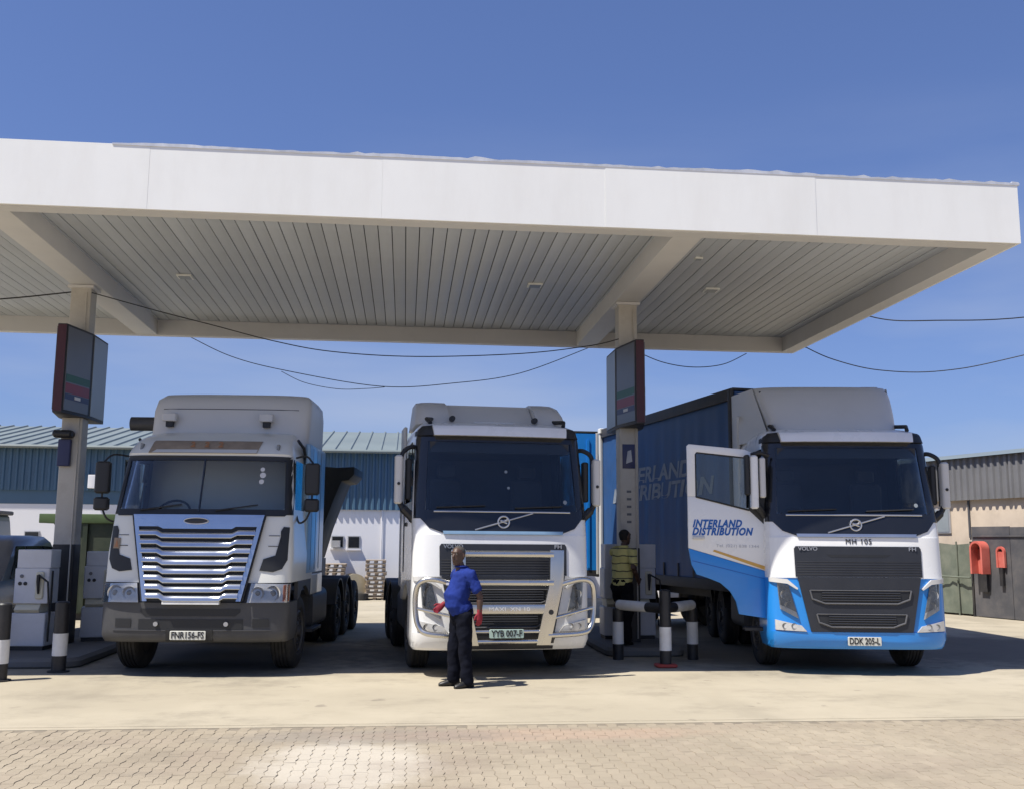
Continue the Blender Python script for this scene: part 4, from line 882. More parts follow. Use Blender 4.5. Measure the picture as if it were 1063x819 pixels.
# chrome grille
gpoly = [(-0.63, 0.985), (0.63, 0.985), (0.86, 2.115), (-0.86, 2.115)]
gr = panel('grille', gpoly, SA, 0.035, 0.05, 'black_plastic', tl)
def gx(z): return 0.63+(0.86-0.63)*(z-0.985)/1.13
panel('grille_header', [(-gx(1.95), 1.955), (-0.50, 1.955), (-0.45, 1.925), (0.45, 1.925), (0.50, 1.955), (gx(1.95), 1.955), (0.86, 2.115), (-0.86, 2.115)], SA, 0.075, 0.05, 'chrome', gr)
for s in (-1, 1):
    panel('grille_frame', [(s*0.63, 0.985), (s*0.57, 0.985), (s*0.795, 2.06), (s*0.86, 2.115)], SA, 0.075, 0.05, 'chrome', gr, dx=0.03)
    surf_tube('grille_edge', [(s*0.642, 0.985), (s*0.872, 2.115)], SA, 0.05, 0.014, 'black_plastic', gr)
for k in range(8):
    z = 1.855-0.117*k; a = gx(z)-0.05; b = a*0.70; c = a*0.60
    P = [(-a, z+0.02), (-b, z+0.02), (-c, z-0.018), (c, z-0.018), (b, z+0.02), (a, z+0.02)]
    pts = []
    for (x0, z0), (x1, z1) in zip(P, P[1:]):
        for j in range(5): pts.append((x0+(x1-x0)*j/5, z0+(z1-z0)*j/5))
    pts.append(P[-1])
    rings = []
    for x, zz in pts:
        y = SA(x, zz)-0.055
        rings.append([(x, y-0.050, zz-0.036), (x, y-0.053, zz-0.026), (x, y-0.040, zz+0.004), (x, y-0.022, zz+0.034), (x, y, zz+0.043), (x, y+0.02, zz+0.038), (x, y+0.02, zz-0.036), (x, y-0.030, zz-0.042)])
    MB().rings(rings).build('grille_bar', 'chrome', gr, ang=50)
ob = MB().lathe([(0.0, 0.05), (-0.012, 0.05), (-0.014, 0.044)], (0, 0, 0), 'y', 24).build('badge', 'grille_dark', gr); ob.scale = (3.2, 1, 0.75); ob.location = (-0.02, SA(0, 2.03)-0.077, 2.03)
br = MB().tube([(0.16*math.cos(a), 0, 0.04*math.sin(a)) for a in [2*math.pi*k/24 for k in range(24)]], 0.006, 6, True).build('badge_rim', 'silver', gr); br.location = (-0.02, SA(0, 2.03)-0.088, 2.03)
# black corner vents
for s in (-1, 1):
    vt = panel('corner_vent', [(s*1.17, 1.955), (s*1.10, 1.96), (s*1.07, 1.90), (s*1.075, 1.64), (s*1.02, 1.58), (s*0.87, 1.53), (s*0.83, 1.38), (s*1.0, 1.36), (s*1.11, 1.40), (s*1.17, 1.52)], SA, 0.012, 0.04, 'black_plastic', tl, dx=0.03)
    if s < 0: panel('warning_triangle', [(-1.12, 1.66), (-1.03, 1.66), (-1.03, 1.80), (-1.12, 1.80)], SA, 0.02, 0.01, 'wood_board', vt, dx=0.03); panel('triangle_mark', [(-1.105, 1.68), (-1.045, 1.68), (-1.075, 1.78)], SA, 0.024, 0.005, 'sign_orange', vt, dx=0.03)
    for k in range(2): surf_tube('panel_crease', [(s*0.92, 1.70+0.14*k), (s*1.06, 1.70+0.14*k)], SA, 0.003, 0.005, 'grey_plastic', tl)
# headlights
for s in (-1, 1):
    hl = panel('headlight', [(s*0.70, 0.965), (s*1.21, 0.965), (s*1.215, 1.20), (s*0.74, 1.215)], SA, 0.012, 0.04, 'lamp_chrome', tl, dx=0.03)
    for xc, r in ((0.83, 0.085), (1.02, 0.10)):
        y = SA(xc, 1.08)-0.02
        MB().lathe([(0.03, r), (0.0, r), (0.004, r*0.86), (0.03, r*0.5), (0.03, 0.001)], (s*xc, y, 1.085), 'y', 22).build('lamp_reflector', 'lamp_chrome', hl)
        MB().lathe([(0.012, r*0.42), (0.002, r*0.36), (0.0, 0.001)], (s*xc, y, 1.085), 'y', 16).build('lamp_bulb', 'lamp_dark', hl)
    panel('indicator', [(s*1.145, 0.98), (s*1.21, 0.98), (s*1.213, 1.19), (s*1.145, 1.19)], SA, 0.018, 0.02, 'amber', hl, dx=0.02)
    panel('lamp_glass', [(s*0.70, 0.965), (s*1.21, 0.965), (s*1.215, 1.20), (s*0.74, 1.215)], SA, 0.045, 0.004, 'lamp_glass', hl, dx=0.03)
panel('lower_fascia', [(-1.21, 0.965), (1.21, 0.965), (1.22, 1.235), (-1.22, 1.235)], SA, -0.02, 0.05, 'grille_dark', tl, dx=0.04)
# bumper
loft_shell('bumper', [0.45, 0.48, 0.52, 0.6, 0.7, 0.8, 0.9, 0.94, 0.962], SA, wA, 0.80, 'grey_plastic', tl, None, nf=36, ns=8, bottom=True)
panel('bumper_slot', [(-0.66, 0.84), (-0.60, 0.79), (0.56, 0.79), (0.62, 0.84), (0.62, 0.885), (-0.66, 0.885)], SA, 0.006, 0.01, 'black_plastic', tl)
panel('bumper_slot', [(-0.68, 0.62), (0.66, 0.62), (0.66, 0.75), (-0.68, 0.75)], SA, 0.006, 0.01, 'black_plastic', tl)
for s in (-1, 1):
    panel('bumper_slot', [(s*0.78, 0.65), (s*0.99, 0.65), (s*0.99, 0.755), (s*0.78, 0.755)], SA, 0.006, 0.01, 'black_plastic', tl)
    MB().lathe([(-0.03, 0.03), (0.03, 0.03)], (s*0.45, SA(0.45, 0.7)-0.01, 0.69), 'y', 12).build('tow_eye', 'silver', tl)
panel('bumper_crease', [(-1.02, 0.60), (1.02, 0.60), (1.02, 0.615), (-1.02, 0.615)], SA, 0.012, 0.02, 'grey_plastic', tl)
panel('number_strip', [(-0.37, 0.945), (0.36, 0.945), (0.36, 0.985), (-0.37, 0.985)], SA, 0.09, 0.08, 'white_band', tl)
pl = panel('plate_holder', [(-0.32, 0.465), (0.28, 0.465), (0.28, 0.62), (-0.32, 0.62)], SA, 0.02, 0.02, 'black_plastic', tl)
number_plate(tl, 'FNR156-FS', -0.03, 0.545, SA(0, 0.545)-0.036, 'plate_white', 0.46, 0.115)
# sleeper box behind the cab roof
SB = [(3.0, 1.45), (3.35, 1.5), (3.7, 1.58), (3.88, 1.68), (3.97, 1.84), (4.01, 2.1)]
SW = [(3.0, 1.16), (3.7, 1.17), (3.88, 1.15), (3.97, 1.08), (4.01, 0.95)]
SS, wS = make_S(SB, SW, 0.26, 3.4)
loft_shell('sleeper', [2.0, 2.6, 3.0, 3.2, 3.35, 3.5, 3.6, 3.7, 3.8, 3.88, 3.93, 3.97, 3.99, 4.01], SS, wS, 3.0, 'grey_white', tl, None, nf=28, ns=8)
surf_tube('sleeper_crease', [(-1.0, 3.72), (1.0, 3.72)], SS, 0.002, 0.006, 'grey_plastic', tl)
for xx in (-0.86, 0.56):
    lm = MB().rbox(xx-0.10, xx+0.10, SS(xx, 3.6)-0.16, SS(xx, 3.6)-0.04, 3.52, 3.64, 0.02).build('roof_lamp', 'grey_white', tl)
    MB().box(xx-0.05, xx+0.05, SS(xx, 3.6)-0.12, SS(xx, 3.6)+0.01, 3.44, 3.52).build('lamp_bracket', 'black_plastic', lm)
MB().tube([(-1.78, 2.6, 3.60), (-1.24, 2.6, 3.60)], 0.11, 16).build('air_intake', 'grey_plastic', tl)
MB().tube([(-1.24, 2.6, 3.60), (-1.1, 2.7, 3.60)], 0.07, 12).build('intake_pipe', 'chassis', tl)
for s in (-1, 1):
    # cab sides: steel-blue skirt panels, steps and glass
    MB().box(s*1.17-0.004, s*1.17+0.004, 0.6, 1.37, 2.18, 2.88).build('side_window', 'side_glass', tl)
    MB().rbox(s*1.19-0.03, s*1.19+0.035, 1.42, 2.98, 1.30, 3.2, 0.02).build('side_panel', 'side_steel_blue', tl)
    for k in range(3): MB().box(s*1.222-0.006, s*1.222+0.006, 1.75+0.4*k, 1.758+0.4*k, 1.35, 3.15).build('panel_seam', 'grey_plastic', tl)
    MB().rbox(s*1.2-0.03, s*1.2+0.03, 1.9, 2.98, 0.98, 1.28, 0.02).build('side_skirt', 'cream_white', tl)
    arc = [(1.37+0.62*math.cos(a), 0.52+0.62*math.sin(a)) for a in [R_(180*k/14) for k in range(15)]]
    MB().prism([(0.80, 1.22), (0.80, 0.96)] + [q for q in reversed(arc) if q[1] > 0.96] + [(1.92, 0.96), (1.92, 1.22)], s*1.17, s*1.222, 'yz').build('wheel_arch', 'grey_plastic', tl)
    wheel(tl, s*1.04, 1.20, s, 0.51, 0.32, steer=R_(-2))
    # stacked mirrors
    m = MB().rbox(s*1.42-0.10, s*1.42+0.10, 0.42, 0.56, 2.40, 2.84, 0.05, 4).build('mirror', 'black_plastic', tl)
    MB().rbox(s*1.42-0.10, s*1.42+0.10, 0.42, 0.56, 2.17, 2.35, 0.05, 4).build('mirror_lower', 'black_plastic', m)
    MB().tube(smooth_path([(s*1.15, 0.72, 2.93), (s*1.32, 0.55, 2.94), (s*1.42, 0.50, 2.84)], 4), 0.014, 6).build('mirror_arm', 'black_plastic', m)
    MB().tube(smooth_path([(s*1.18, 0.72, 2.12), (s*1.24, 0.6, 2.02), (s*1.34, 0.5, 2.06), (s*1.40, 0.49, 2.18)], 4), 0.014, 6).build('mirror_arm', 'black_plastic', m)
    MB().tube([(s*1.42, 0.49, 2.3), (s*1.42, 0.49, 2.45)], 0.014, 6).build('mirror_stem', 'black_plastic', m)
    MB().rbox(s*1.05-0.2, s*1.05+0.2, 2.0, 2.9, 0.42, 0.47, 0.01).build('step', 'chassis', tl)
    MB().tube([(s*1.12, 1.0, 3.2), (s*1.15, 1.3, 3.12), (s*1.16, 1.45, 2.98)], 0.022, 8).build('grab_rail', 'black_plastic', tl)
chassis(tl, 7.2, (5.2, 6.5), 2.4, 4.0)
tl.scale = (1.024, 1.0, 1.014)
# ================================================================== TRAILERS
def fold(y, t, z, ph):
    amp = 0.017*math.sin(math.pi*min(1, t*1.05))**0.6+0.004 if 0 < t < 0.95 else 0.004
    return amp*(0.5*math.sin(y*8.3+ph[0]+0.5*math.sin(2*z+ph[1]))+0.35*math.sin(y*15.1+ph[2]+0.6*z)+0.25*math.sin(y*3.1+ph[3]))
def phases(seed):
    rnd = random.Random(seed); return [rnd.uniform(0, 6.28) for _ in range(6)]
def curtain_mesh(y0, y1, z0, z1, xs, seed):
    mb = MB(); ny = int((y1-y0)/0.05); nz = 14; ph = phases(seed)
    vs, fs = [], []
    for i in range(ny+1):
        y = y0+(y1-y0)*i/ny
        for j in range(nz+1):
            t = j/nz; z = z0+(z1-z0)*t
            vs.append((xs+(1 if xs > 0 else -1)*fold(y, t, z, ph), y, z))
    for i in range(ny):
        for j in range(nz): a = i*(nz+1)+j; fs.append((a, a+nz+1, a+nz+2, a+1))
    mb.add(vs, fs); return mb
SIDE = Matrix(((0, 0, -1), (-1, 0, 0), (0, 1, 0))).to_4x4()     # text faces -x, reads along -y
def trailer(loc, yaw, length, height, label, side_mat, front_mat, letters=False, axles=(), legs=True):
    t = tag(empty('trailer', (loc[0], loc[1], 0), R_(yaw)), label, 'trailer')
    W2 = 1.25; z0 = 1.15
    MB().box(-W2, W2, 0, length, z0-0.14, z0).build('deck', 'chassis', t)
    MB().box(-W2+0.03, W2-0.03, 0.0, 0.06, z0, height-0.05).build('front_wall', front_mat, t)
    for k in range(5):
        xx = -1.0+0.5*k; MB().box(xx-0.03, xx+0.03, -0.025, -0.001, z0+0.05, height-0.2).build('wall_rib', front_mat, t)
    rw = MB().box(-W2+0.03, W2-0.03, length-0.06, length, z0, height-0.05).build('rear_wall', side_mat, t)
    for s in (-1, 1):
        curtain_mesh(0.10, length-0.10, z0+0.02, height-0.16, s*(W2-0.02), 5+s).build('curtain', side_mat, t, ang=60)
        MB().box(s*W2-0.045, s*W2+0.012, 0.0, length, height-0.20, height).build('top_rail', 'chassis', t, bevel=0.01)
        MB().box(s*W2-0.04, s*W2+0.015, 0.0, length, z0-0.16, z0+0.03).build('side_rail', 'chassis', t, bevel=0.01)
        for yy in (0.0, length-0.10):
            q = MB().rbox(s*W2-0.06, s*W2+0.014, yy-0.004, yy+0.104, z0-0.1, height-0.03, 0.015).build('corner_post', 'grey_white' if yy > 0 or front_mat == 'bright_blue_sheet' else 'chassis', t)
        MB().rbox(s*W2-0.08, s*W2+0.03, length-0.16, length+0.02, height-0.10, height+0.02, 0.02).build('corner_cap', 'white_band', t)
        n = int(length/0.7)
        for k in range(n):
            yy = 0.35+k*0.7; MB().box(s*(W2+0.005)-0.008, s*(W2+0.005)+0.008, yy-0.025, yy+0.025, z0-0.1, z0+0.28).build('strap', 'chassis', t)
    MB().box(-W2, W2, 0, length, height-0.03, height+0.01).build('roof', 'chassis', t)
    for s in (-1, 1): MB().box(s*0.5-0.06, s*0.5+0.06, 0.4, length, 0.78, z0-0.14).build('frame_rail', 'chassis', t)
    for ya in axles:
        MB().lathe([(-1.0, 0.07), (1.0, 0.07)], (0, ya, 0.5), 'x', 12).build('axle', 'chassis', t)
        for s in (-1, 1): wheel(t, s*1.07, ya, s, 0.5, 0.29); wheel(t, s*0.75, ya, s, 0.5, 0.29)
    return t
t1 = trailer((6.81, 16.98), 8.36, 6.85, 4.45, 'dark blue curtain-sided trailer behind the truck with the open door', 'curtain_blue', 'curtain_blue', True, (5.4, 6.3))
def side_text(body, yc, z, size, wdt, sh=0.18, mat='lettering_grey', bold=0.012):
    o = text(body, size, Matrix.Translation((-1.23, yc, z)) @ SIDE, mat, t1, shear=sh, bold=bold, ext=0.002, width=wdt)
    ph = phases(4); z0, z1 = 1.17, 4.29
    for v in o.data.vertices:      # printed on the curtain: follow its folds
        yy, zz = yc-v.co.x, z+v.co.y; v.co.z = 0.003+max(0, v.co.z)+fold(yy, (zz-z0)/(z1-z0), zz, ph)
    return o
side_text('INTERLAND', 3.75, 3.20, 0.44, 3.9)
side_text('DISTRIBUTION', 3.45, 2.83, 0.44, 5.2)
t2 = trailer((3.42, 24.4), 2.0, 9.0, 4.50, 'bright blue trailer front far behind the middle truck', 'bright_blue_sheet', 'bright_blue_sheet', False, (7.0, 8.2))
for s in (-1, 1): MB().tube([(s*0.5, 0.8, 0.02), (s*0.5, 0.8, 1.0)], 0.06, 8).build('landing_leg', 'chassis', t2)
# side tipper bin coupled behind the left truck
tp = tag(empty('tipper_trailer', (-2.29, 20.35, 0), R_(-4)), 'black V-shaped tipper bin behind the chrome grilled truck', 'trailer')
sec = [(-1.25, 3.12), (-1.0, 2.98), (-0.86, 2.62), (-0.66, 2.05), (-0.5, 1.45), (0.5, 1.45), (0.66, 2.05), (0.86, 2.62), (1.0, 2.98), (1.14, 3.0), (1.25, 3.12), (1.25, 3.27), (0.9, 3.25), (0.3, 3.30), (-0.3, 3.24), (-1.25, 3.27)]
MB().prism(sec, 0.2, 1.7, 'xz').build('bin', 'skip_black', tp, bevel=0.02)
for k in range(0): MB().prism([(0.58, 2.0), (0.86, 2.62), (1.05, 2.92), (0.98, 2.96), (0.78, 2.62), (0.52, 2.0)], 0.6+1.35*k, 0.7+1.35*k, 'xz').build('bin_rib', 'skip_black', tp)
MB().box(-0.45, 0.45, 0.0, 2.2, 1.02, 1.44).build('frame', 'chassis', tp)
for ya in (1.45,):
    MB().box(-0.3, 0.3, ya-0.1, ya+0.1, 0.5, 1.02).build('suspension', 'chassis', tp); MB().lathe([(-1.0, 0.07), (1.0, 0.07)], (0, ya, 0.5), 'x', 12).build('axle', 'chassis', tp)
    for s in (-1, 1): wheel(tp, s*1.07, ya, s, 0.5, 0.29); wheel(tp, s*0.75, ya, s, 0.5, 0.29)
# green skip
sk = tag(empty('waste_skip', (-6.0, 25.0, 0)), 'tall green steel skip behind the pump island column', 'skip')
MB().prism([(-1.95, 2.2), (-1.55, 1.55), (-1.45, 0.15), (1.9, 0.15), (2.2, 2.2)], -0.9, 0.9, 'xz').build('bin', 'skip_green', sk, bevel=0.02)
for yy in (-0.98, 0.84): MB().box(-2.22, 2.3, yy, yy+0.14, 2.16, 2.37).build('rim', 'skip_rim', sk, bevel=0.02)
for xx in (-2.24, 2.12): MB().box(xx, xx+0.17, -0.838, 0.838, 2.163, 2.368).build('rim', 'skip_rim', sk, bevel=0.02)
for xx in (-1.2, -0.4, 0.4, 1.2): MB().box(xx-0.05, xx+0.05, -0.96, -0.9, 0.2, 2.15).build('rib', 'skip_green', sk)
for s in (-1, 1): MB().box(-1.4, 1.8, s*0.7-0.08, s*0.7+0.08, 0.0, 0.152).build('skid', 'chassis', sk)

# ================================================================== CARS AT THE LEFT EDGE
def suv(x, y, rz, label):
    t = tag(empty('parked_car', (x, y, 0), rz), label, 'car')
    # cross-sections along the length: y, half width, floor, waist, roof (local y = length, rear at +)
    body = []
    for yy, hw, z0, z1 in ((-2.3, 0.78, 0.45, 0.85), (-2.2, 0.86, 0.35, 0.98), (-1.2, 0.92, 0.32, 1.10), (-0.7, 0.93, 0.32, 1.14), (1.6, 0.93, 0.32, 1.16), (2.2, 0.90, 0.34, 1.14), (2.36, 0.84, 0.42, 1.02)):
        body.append([(-hw+0.08, yy, z0), (hw-0.08, yy, z0), (hw, yy, z0+0.15), (hw, yy, z1-0.22), (hw-0.05, yy, z1), (-hw+0.05, yy, z1), (-hw, yy, z1-0.22), (-hw, yy, z0+0.15)])
    MB().rings(body).build('body', 'car_grey', t, ang=50)
    gh = []
    for z, y0, y1, hw in ((1.10, -0.85, 2.22, 0.88), (1.45, -0.4, 2.08, 0.83), (1.74, -0.02, 1.88, 0.76), (1.84, 0.25, 1.68, 0.70), (1.86, 0.5, 1.4, 0.6)):
        gh.append([(-hw, y0+0.08, z), (-hw+0.1, y0, z), (hw-0.1, y0, z), (hw, y0+0.08, z), (hw, y1-0.1, z), (hw-0.12, y1, z), (-hw+0.12, y1, z), (-hw, y1-0.1, z)])
    MB().rings(gh).build('roof', 'car_grey', t, ang=50)
    def sx(z): return 0.885-(z-1.10)*0.165
    for s in (-1, 1):
        for a in ([(-0.35, 1.16), (0.42, 1.16), (0.42, 1.68), (0.06, 1.68)], [(0.5, 1.16), (1.22, 1.16), (1.22, 1.68), (0.5, 1.68)], [(1.3, 1.16), (2.0, 1.16), (1.78, 1.66), (1.3, 1.68)]):
            MB().add([(s*(sx(z)+0.006), yy, z) for yy, z in a]+[(s*(sx(z)-0.02), yy, z) for yy, z in a], [(0, 1, 2, 3), (7, 6, 5, 4), (0, 4, 5, 1), (1, 5, 6, 2), (2, 6, 7, 3), (3, 7, 4, 0)]).build('side_window', 'window_dark', t)
        for yy in (-1.45, 1.35): wheel(t, s*0.82, yy, s, 0.36, 0.24)
        MB().rbox(s*0.93-0.01, s*0.93+0.012, -1.0, 2.0, 0.62, 0.70, 0.01, 2, 'y').build('side_moulding', 'black_plastic', t)
        MB().rbox(s*0.86-0.06, s*0.86+0.02, 2.28, 2.37, 0.75, 1.05, 0.02).build('tail_lamp', 'red_paint', t)
    MB().rbox(-0.88, 0.88, 2.32, 2.46, 0.42, 0.62, 0.04, 3, 'x').build('bumper', 'black_plastic', t)
    MB().rbox(-0.88, 0.88, -2.42, -2.24, 0.40, 0.62, 0.04, 3, 'x').build('bumper', 'black_plastic', t)
    return t
suv(-7.24, 17.85, 0, 'dark grey station wagon cut off by the left picture edge')
def minibus(x, y, rz, label):
    t = tag(empty('minibus', (x, y, 0), rz), label, 'bus')
    rings = []
    for yy, hw, z0, z1 in ((-2.6, 0.95, 0.4, 2.3), (-2.5, 1.02, 0.35, 2.45), (2.3, 1.02, 0.35, 2.5), (2.55, 0.95, 0.4, 2.36)):
        rings.append([(-hw, yy, z0), (hw, yy, z0), (hw, yy, z1-0.9), (hw-0.10, yy, z1-0.12), (hw-0.25, yy, z1), (-hw+0.25, yy, z1), (-hw+0.10, yy, z1-0.12), (-hw, yy, z1-0.9)])
    MB().rings(rings).build('body', 'bus_teal', t, ang=40, bevel=0.03)
    MB().rbox(-1.0, 1.0, -2.5, 2.4, 2.42, 2.53, 0.05).build('roof_skin', 'grey_plastic', t)
    for s in (-1, 1):
        for k in range(4):
            a = -2.3+1.18*k
            MB().add([(s*1.02, a, 1.66), (s*1.02, a+1.05, 1.66), (s*0.945, a+1.05, 2.26), (s*0.945, a, 2.26), (s*0.99, a, 1.66), (s*0.99, a+1.05, 1.66), (s*0.915, a+1.05, 2.26), (s*0.915, a, 2.26)],
                     [(0, 1, 2, 3), (7, 6, 5, 4), (0, 4, 5, 1), (1, 5, 6, 2), (2, 6, 7, 3), (3, 7, 4, 0)]).build('side_window', 'sign_face_side', t)
        for yy in (-1.6, 1.6): wheel(t, s*0.88, yy, s, 0.34, 0.22)
    MB().box(-0.8, 0.8, -2.63, -2.55, 1.55, 2.2).build('windscreen', 'sign_face_side', t, bevel=0.02)
    return t
minibus(-11.5, 26.4, 0, 'teal minibus roof and window showing above the dark station wagon')

# ================================================================== WAREHOUSE BEHIND
wh = tag(empty('warehouse', (-10, 33.6, 0)), 'long white warehouse with blue corrugated cladding and grey roof', 'building')
def corr(x0, x1, z0, z1, yb, depth, pitch, mat, parent, name):
    mb = MB(); vs = []; fs = []; n = int(round((x1-x0)/pitch))
    for k in range(n):
        a = x0+k*pitch
        for u, d in ((0, 0), (0.42, 0), (0.56, -depth), (0.86, -depth)): vs.append((a+u*pitch, yb+d))
    vs.append((x1, yb)); m = len(vs)
    mb.add([(x, y, z0) for x, y in vs]+[(x, y, z1) for x, y in vs], [(i, i+1, m+i+1, m+i) for i in range(m-1)])
    return mb.build(name, mat, parent, ang=20)
for a, b, zz in ((-34, 4.0, 3.38), (4.0, 18.5, 2.88)):
    MB().box(a, b, 0, 0.25, 0, zz-0.02).build('wall', 'wall_white', wh)
x0 = -34
while x0 < 18.4:
    x1 = min(x0+3.0, 4.0 if x0 < 4 else 18.5); zz = 3.38 if x0 < 4 else 2.86
    corr(x0, x1, zz-0.05, 4.72, -0.06, 0.045, 0.2, 'clad_blue', wh, 'cladding_sheet'); x0 = x1
MB().box(-34, 18.5, -0.01, 0.2, 2.9, 4.70).build('upper_wall', 'clad_blue', wh)
# roof in sheets with standing ribs
x0 = -34.3
while x0 < 18.7:
    mb = MB(); vs = []
    for k in range(6):
        a = x0+k*0.5
        for u, d in ((0, 0), (0.40, 0), (0.43, 0.05), (0.47, 0.05)): vs.append((a+u, d))
    vs.append((x0+3.0, 0)); m = len(vs)
    mb.add([(x, -0.36, 4.69+d) for x, d in vs]+[(x, 6.4, 6.03+d) for x, d in vs], [(i, i+1, m+i+1, m+i) for i in range(m-1)])
    mb.build('roof_sheet', 'roof_sheet', wh, ang=20); x0 += 3.0
MB().box(-34.3, 18.7, 6.4, 13.1, 5.9, 5.95).build('roof_back', 'roof_sheet', wh)
MB().tube([(-34.3, -0.40, 4.69), (18.7, -0.40, 4.69)], 0.06, 8).build('gutter', 'roof_sheet', wh)
MB().box(-34, 18.5, 12.8, 13.0, 0, 5.9).build('rear_wall', 'wall_white', wh)
for s in (-34.0, 18.3): MB().prism([(0.26, 0), (12.79, 0), (12.79, 5.85), (6.4, 5.88), (0.26, 4.6)], s, s+0.2, 'yz').build('gable', 'wall_white', wh)
def wwin(x, z0, z1, wd, hang=False):
    q = MB().box(x, x+wd, -0.03, 0.02, z0, z1).build('window', 'alu_frame', wh)
    MB().box(x+0.03, x+wd-0.03, -0.04, -0.031, z0+0.03, z1-0.03).build('pane', 'window_dark', q)
    MB().box(x-0.04, x+wd+0.04, -0.08, -0.002, z0-0.05, z0-0.002).build('sill', 'wall_white', q)
    if hang: MB().box(x+0.05, x+wd-0.1, -0.33, -0.042, z0+0.02, z0+0.24).build('cooler_unit', 'alu_frame', q)
wwin(7.64, 1.58, 1.97, 0.40, True); wwin(8.16, 1.56, 1.97, 0.40); wwin(-1.9, 1.6, 2.05, 0.46); wwin(-4.6, 1.6, 2.05, 0.46)
MB().tube([(9.25, -0.04, 0.0), (9.25, -0.04, 2.86)], 0.02, 6).build('downpipe', 'wall_white', wh)
MB().rbox(0.0, 0.32, -0.30, -0.11, 3.40, 3.82, 0.02).build('air_conditioner', 'wall_white', wh)
# goods against the warehouse wall
def pallet_stack(x, y, w_, n, label, crate=False):
    t = tag(empty('pallet_stack', (x, y, 0)), label, 'pallets', 'pallets against the warehouse wall')
    z = 0.0
    for k in range(n):
        dx = random.uniform(-.03, .03)
        for s in (-1, 0, 1): MB().box(dx+s*(w_/2-0.05)-0.05, dx+s*(w_/2-0.05)+0.05, -0.45, 0.45, z, z+0.075).build('bearer', 'pallet_wood', t)
        MB().box(dx-w_/2, dx+w_/2, -0.48, 0.48, z+0.075, z+0.10).build('deck_board', 'pallet_wood', t)
        z += 0.125
    return t
pallet_stack(-2.15, 32.7, 0.62, 9, 'lower stack of wooden pallets left of the cable drum')
pallet_stack(-0.88, 32.7, 0.62, 10, 'taller stack of wooden pallets right of the cable drum')
cdm = tag(empty('cable_drum', (-1.58, 32.5, 0), R_(20)), 'pale wooden cable drum standing between two pallet stacks', 'cable drum')
for yy in (-0.22, 0.18): MB().lathe([(yy, 0.40), (yy+0.04, 0.40)], (0, 0, 0.40), 'y', 28).build('flange', 'drum_wood', cdm)
MB().lathe([(-0.18, 0.24), (0.18, 0.24)], (0, 0, 0.40), 'y', 24).build('barrel', 'drum_wood', cdm)
for k, (xx, r) in enumerate(((-1.28, 0.17), (-1.35, 0.15))):
    q = tag(empty('loose_tyre', (xx, 32.15+0.25*k, 0.0)), ('small black tyre lying right of the cable drum', 'smaller tyre behind the one by the cable drum')[k], 'tyre')
    MB().lathe([(0.0, r*0.6), (0.0, r), (0.1, r*1.08), (0.2, r), (0.2, r*0.6)], axis='z', n=20).build('tyre_carcass', 'rubber', q)

# ================================================================== SHED ON THE RIGHT
ds = Vector((-0.251, 0.968)); ang = math.atan2(ds.y, ds.x)-math.pi/2
# local frame: +y runs along the wall away from the camera, -x looks at the forecourt
sh = tag(empty('shed', (15.18, 23.98, 0), ang), 'cream rendered shed with dark corrugated cladding at the right picture edge', 'building')
MB().box(0, 0.25, -9, 12, 0, 3.05).build('wall', 'shed_cream', sh)
def corr_side(y0, y1, z0, z1, xb, depth, pitch, mat, parent, name):
    mb = MB(); vs = []; n = int(round((y1-y0)/pitch))
    for k in range(n):
        a = y0+k*pitch
        for u, d in ((0, 0), (0.4, 0), (0.55, -depth), (0.85, -depth)): vs.append((xb+d, a+u*pitch))
    vs.append((xb, y1)); m = len(vs)
    mb.add([(x, y, z0) for x, y in vs]+[(x, y, z1) for x, y in vs], [(i, i+1, m+i+1, m+i) for i in range(m-1)])
    return mb.build(name, mat, parent, ang=20)
for k in range(7): corr_side(-9+3*k, -6+3*k, 2.98, 4.08, -0.10, 0.05, 0.22, 'shed_clad', sh, 'cladding_sheet')
MB().box(-0.09, 0.2, -9, 12, 3.052, 4.06).build('upper_wall', 'shed_clad', sh)
MB().add([(-0.25, -9.2, 4.08), (-0.25, 12.2, 4.08), (6, 12.2, 4.9), (6, -9.2, 4.9)], [(0, 1, 2, 3)]).build('roof', 'roof_sheet', sh)
MB().box(5.8, 6, -9, 12, 0, 4.85).build('rear_wall', 'shed_cream', sh)
for yy in (-9.0, 11.8): MB().prism([(0.26, 0), (5.79, 0), (5.79, 4.8), (0.26, 4.0)], yy, yy+0.2, 'xz').build('end_wall', 'shed_cream', sh)
for yy in (-3.0, 1.55, 4.2): MB().box(-0.03, 0, yy-0.03, yy+0.03, 2.0, 2.97).build('pilaster', 'hoarding_dark', sh)
for yy in (2.2,):
    q = MB().box(-0.04, -0.002, yy, yy+0.8, 2.12, 2.78).build('window', 'alu_frame', sh)
    MB().box(-0.05, -0.041, yy+0.05, yy+0.75, 2.16, 2.74).build('pane', 'sign_face_side', q)
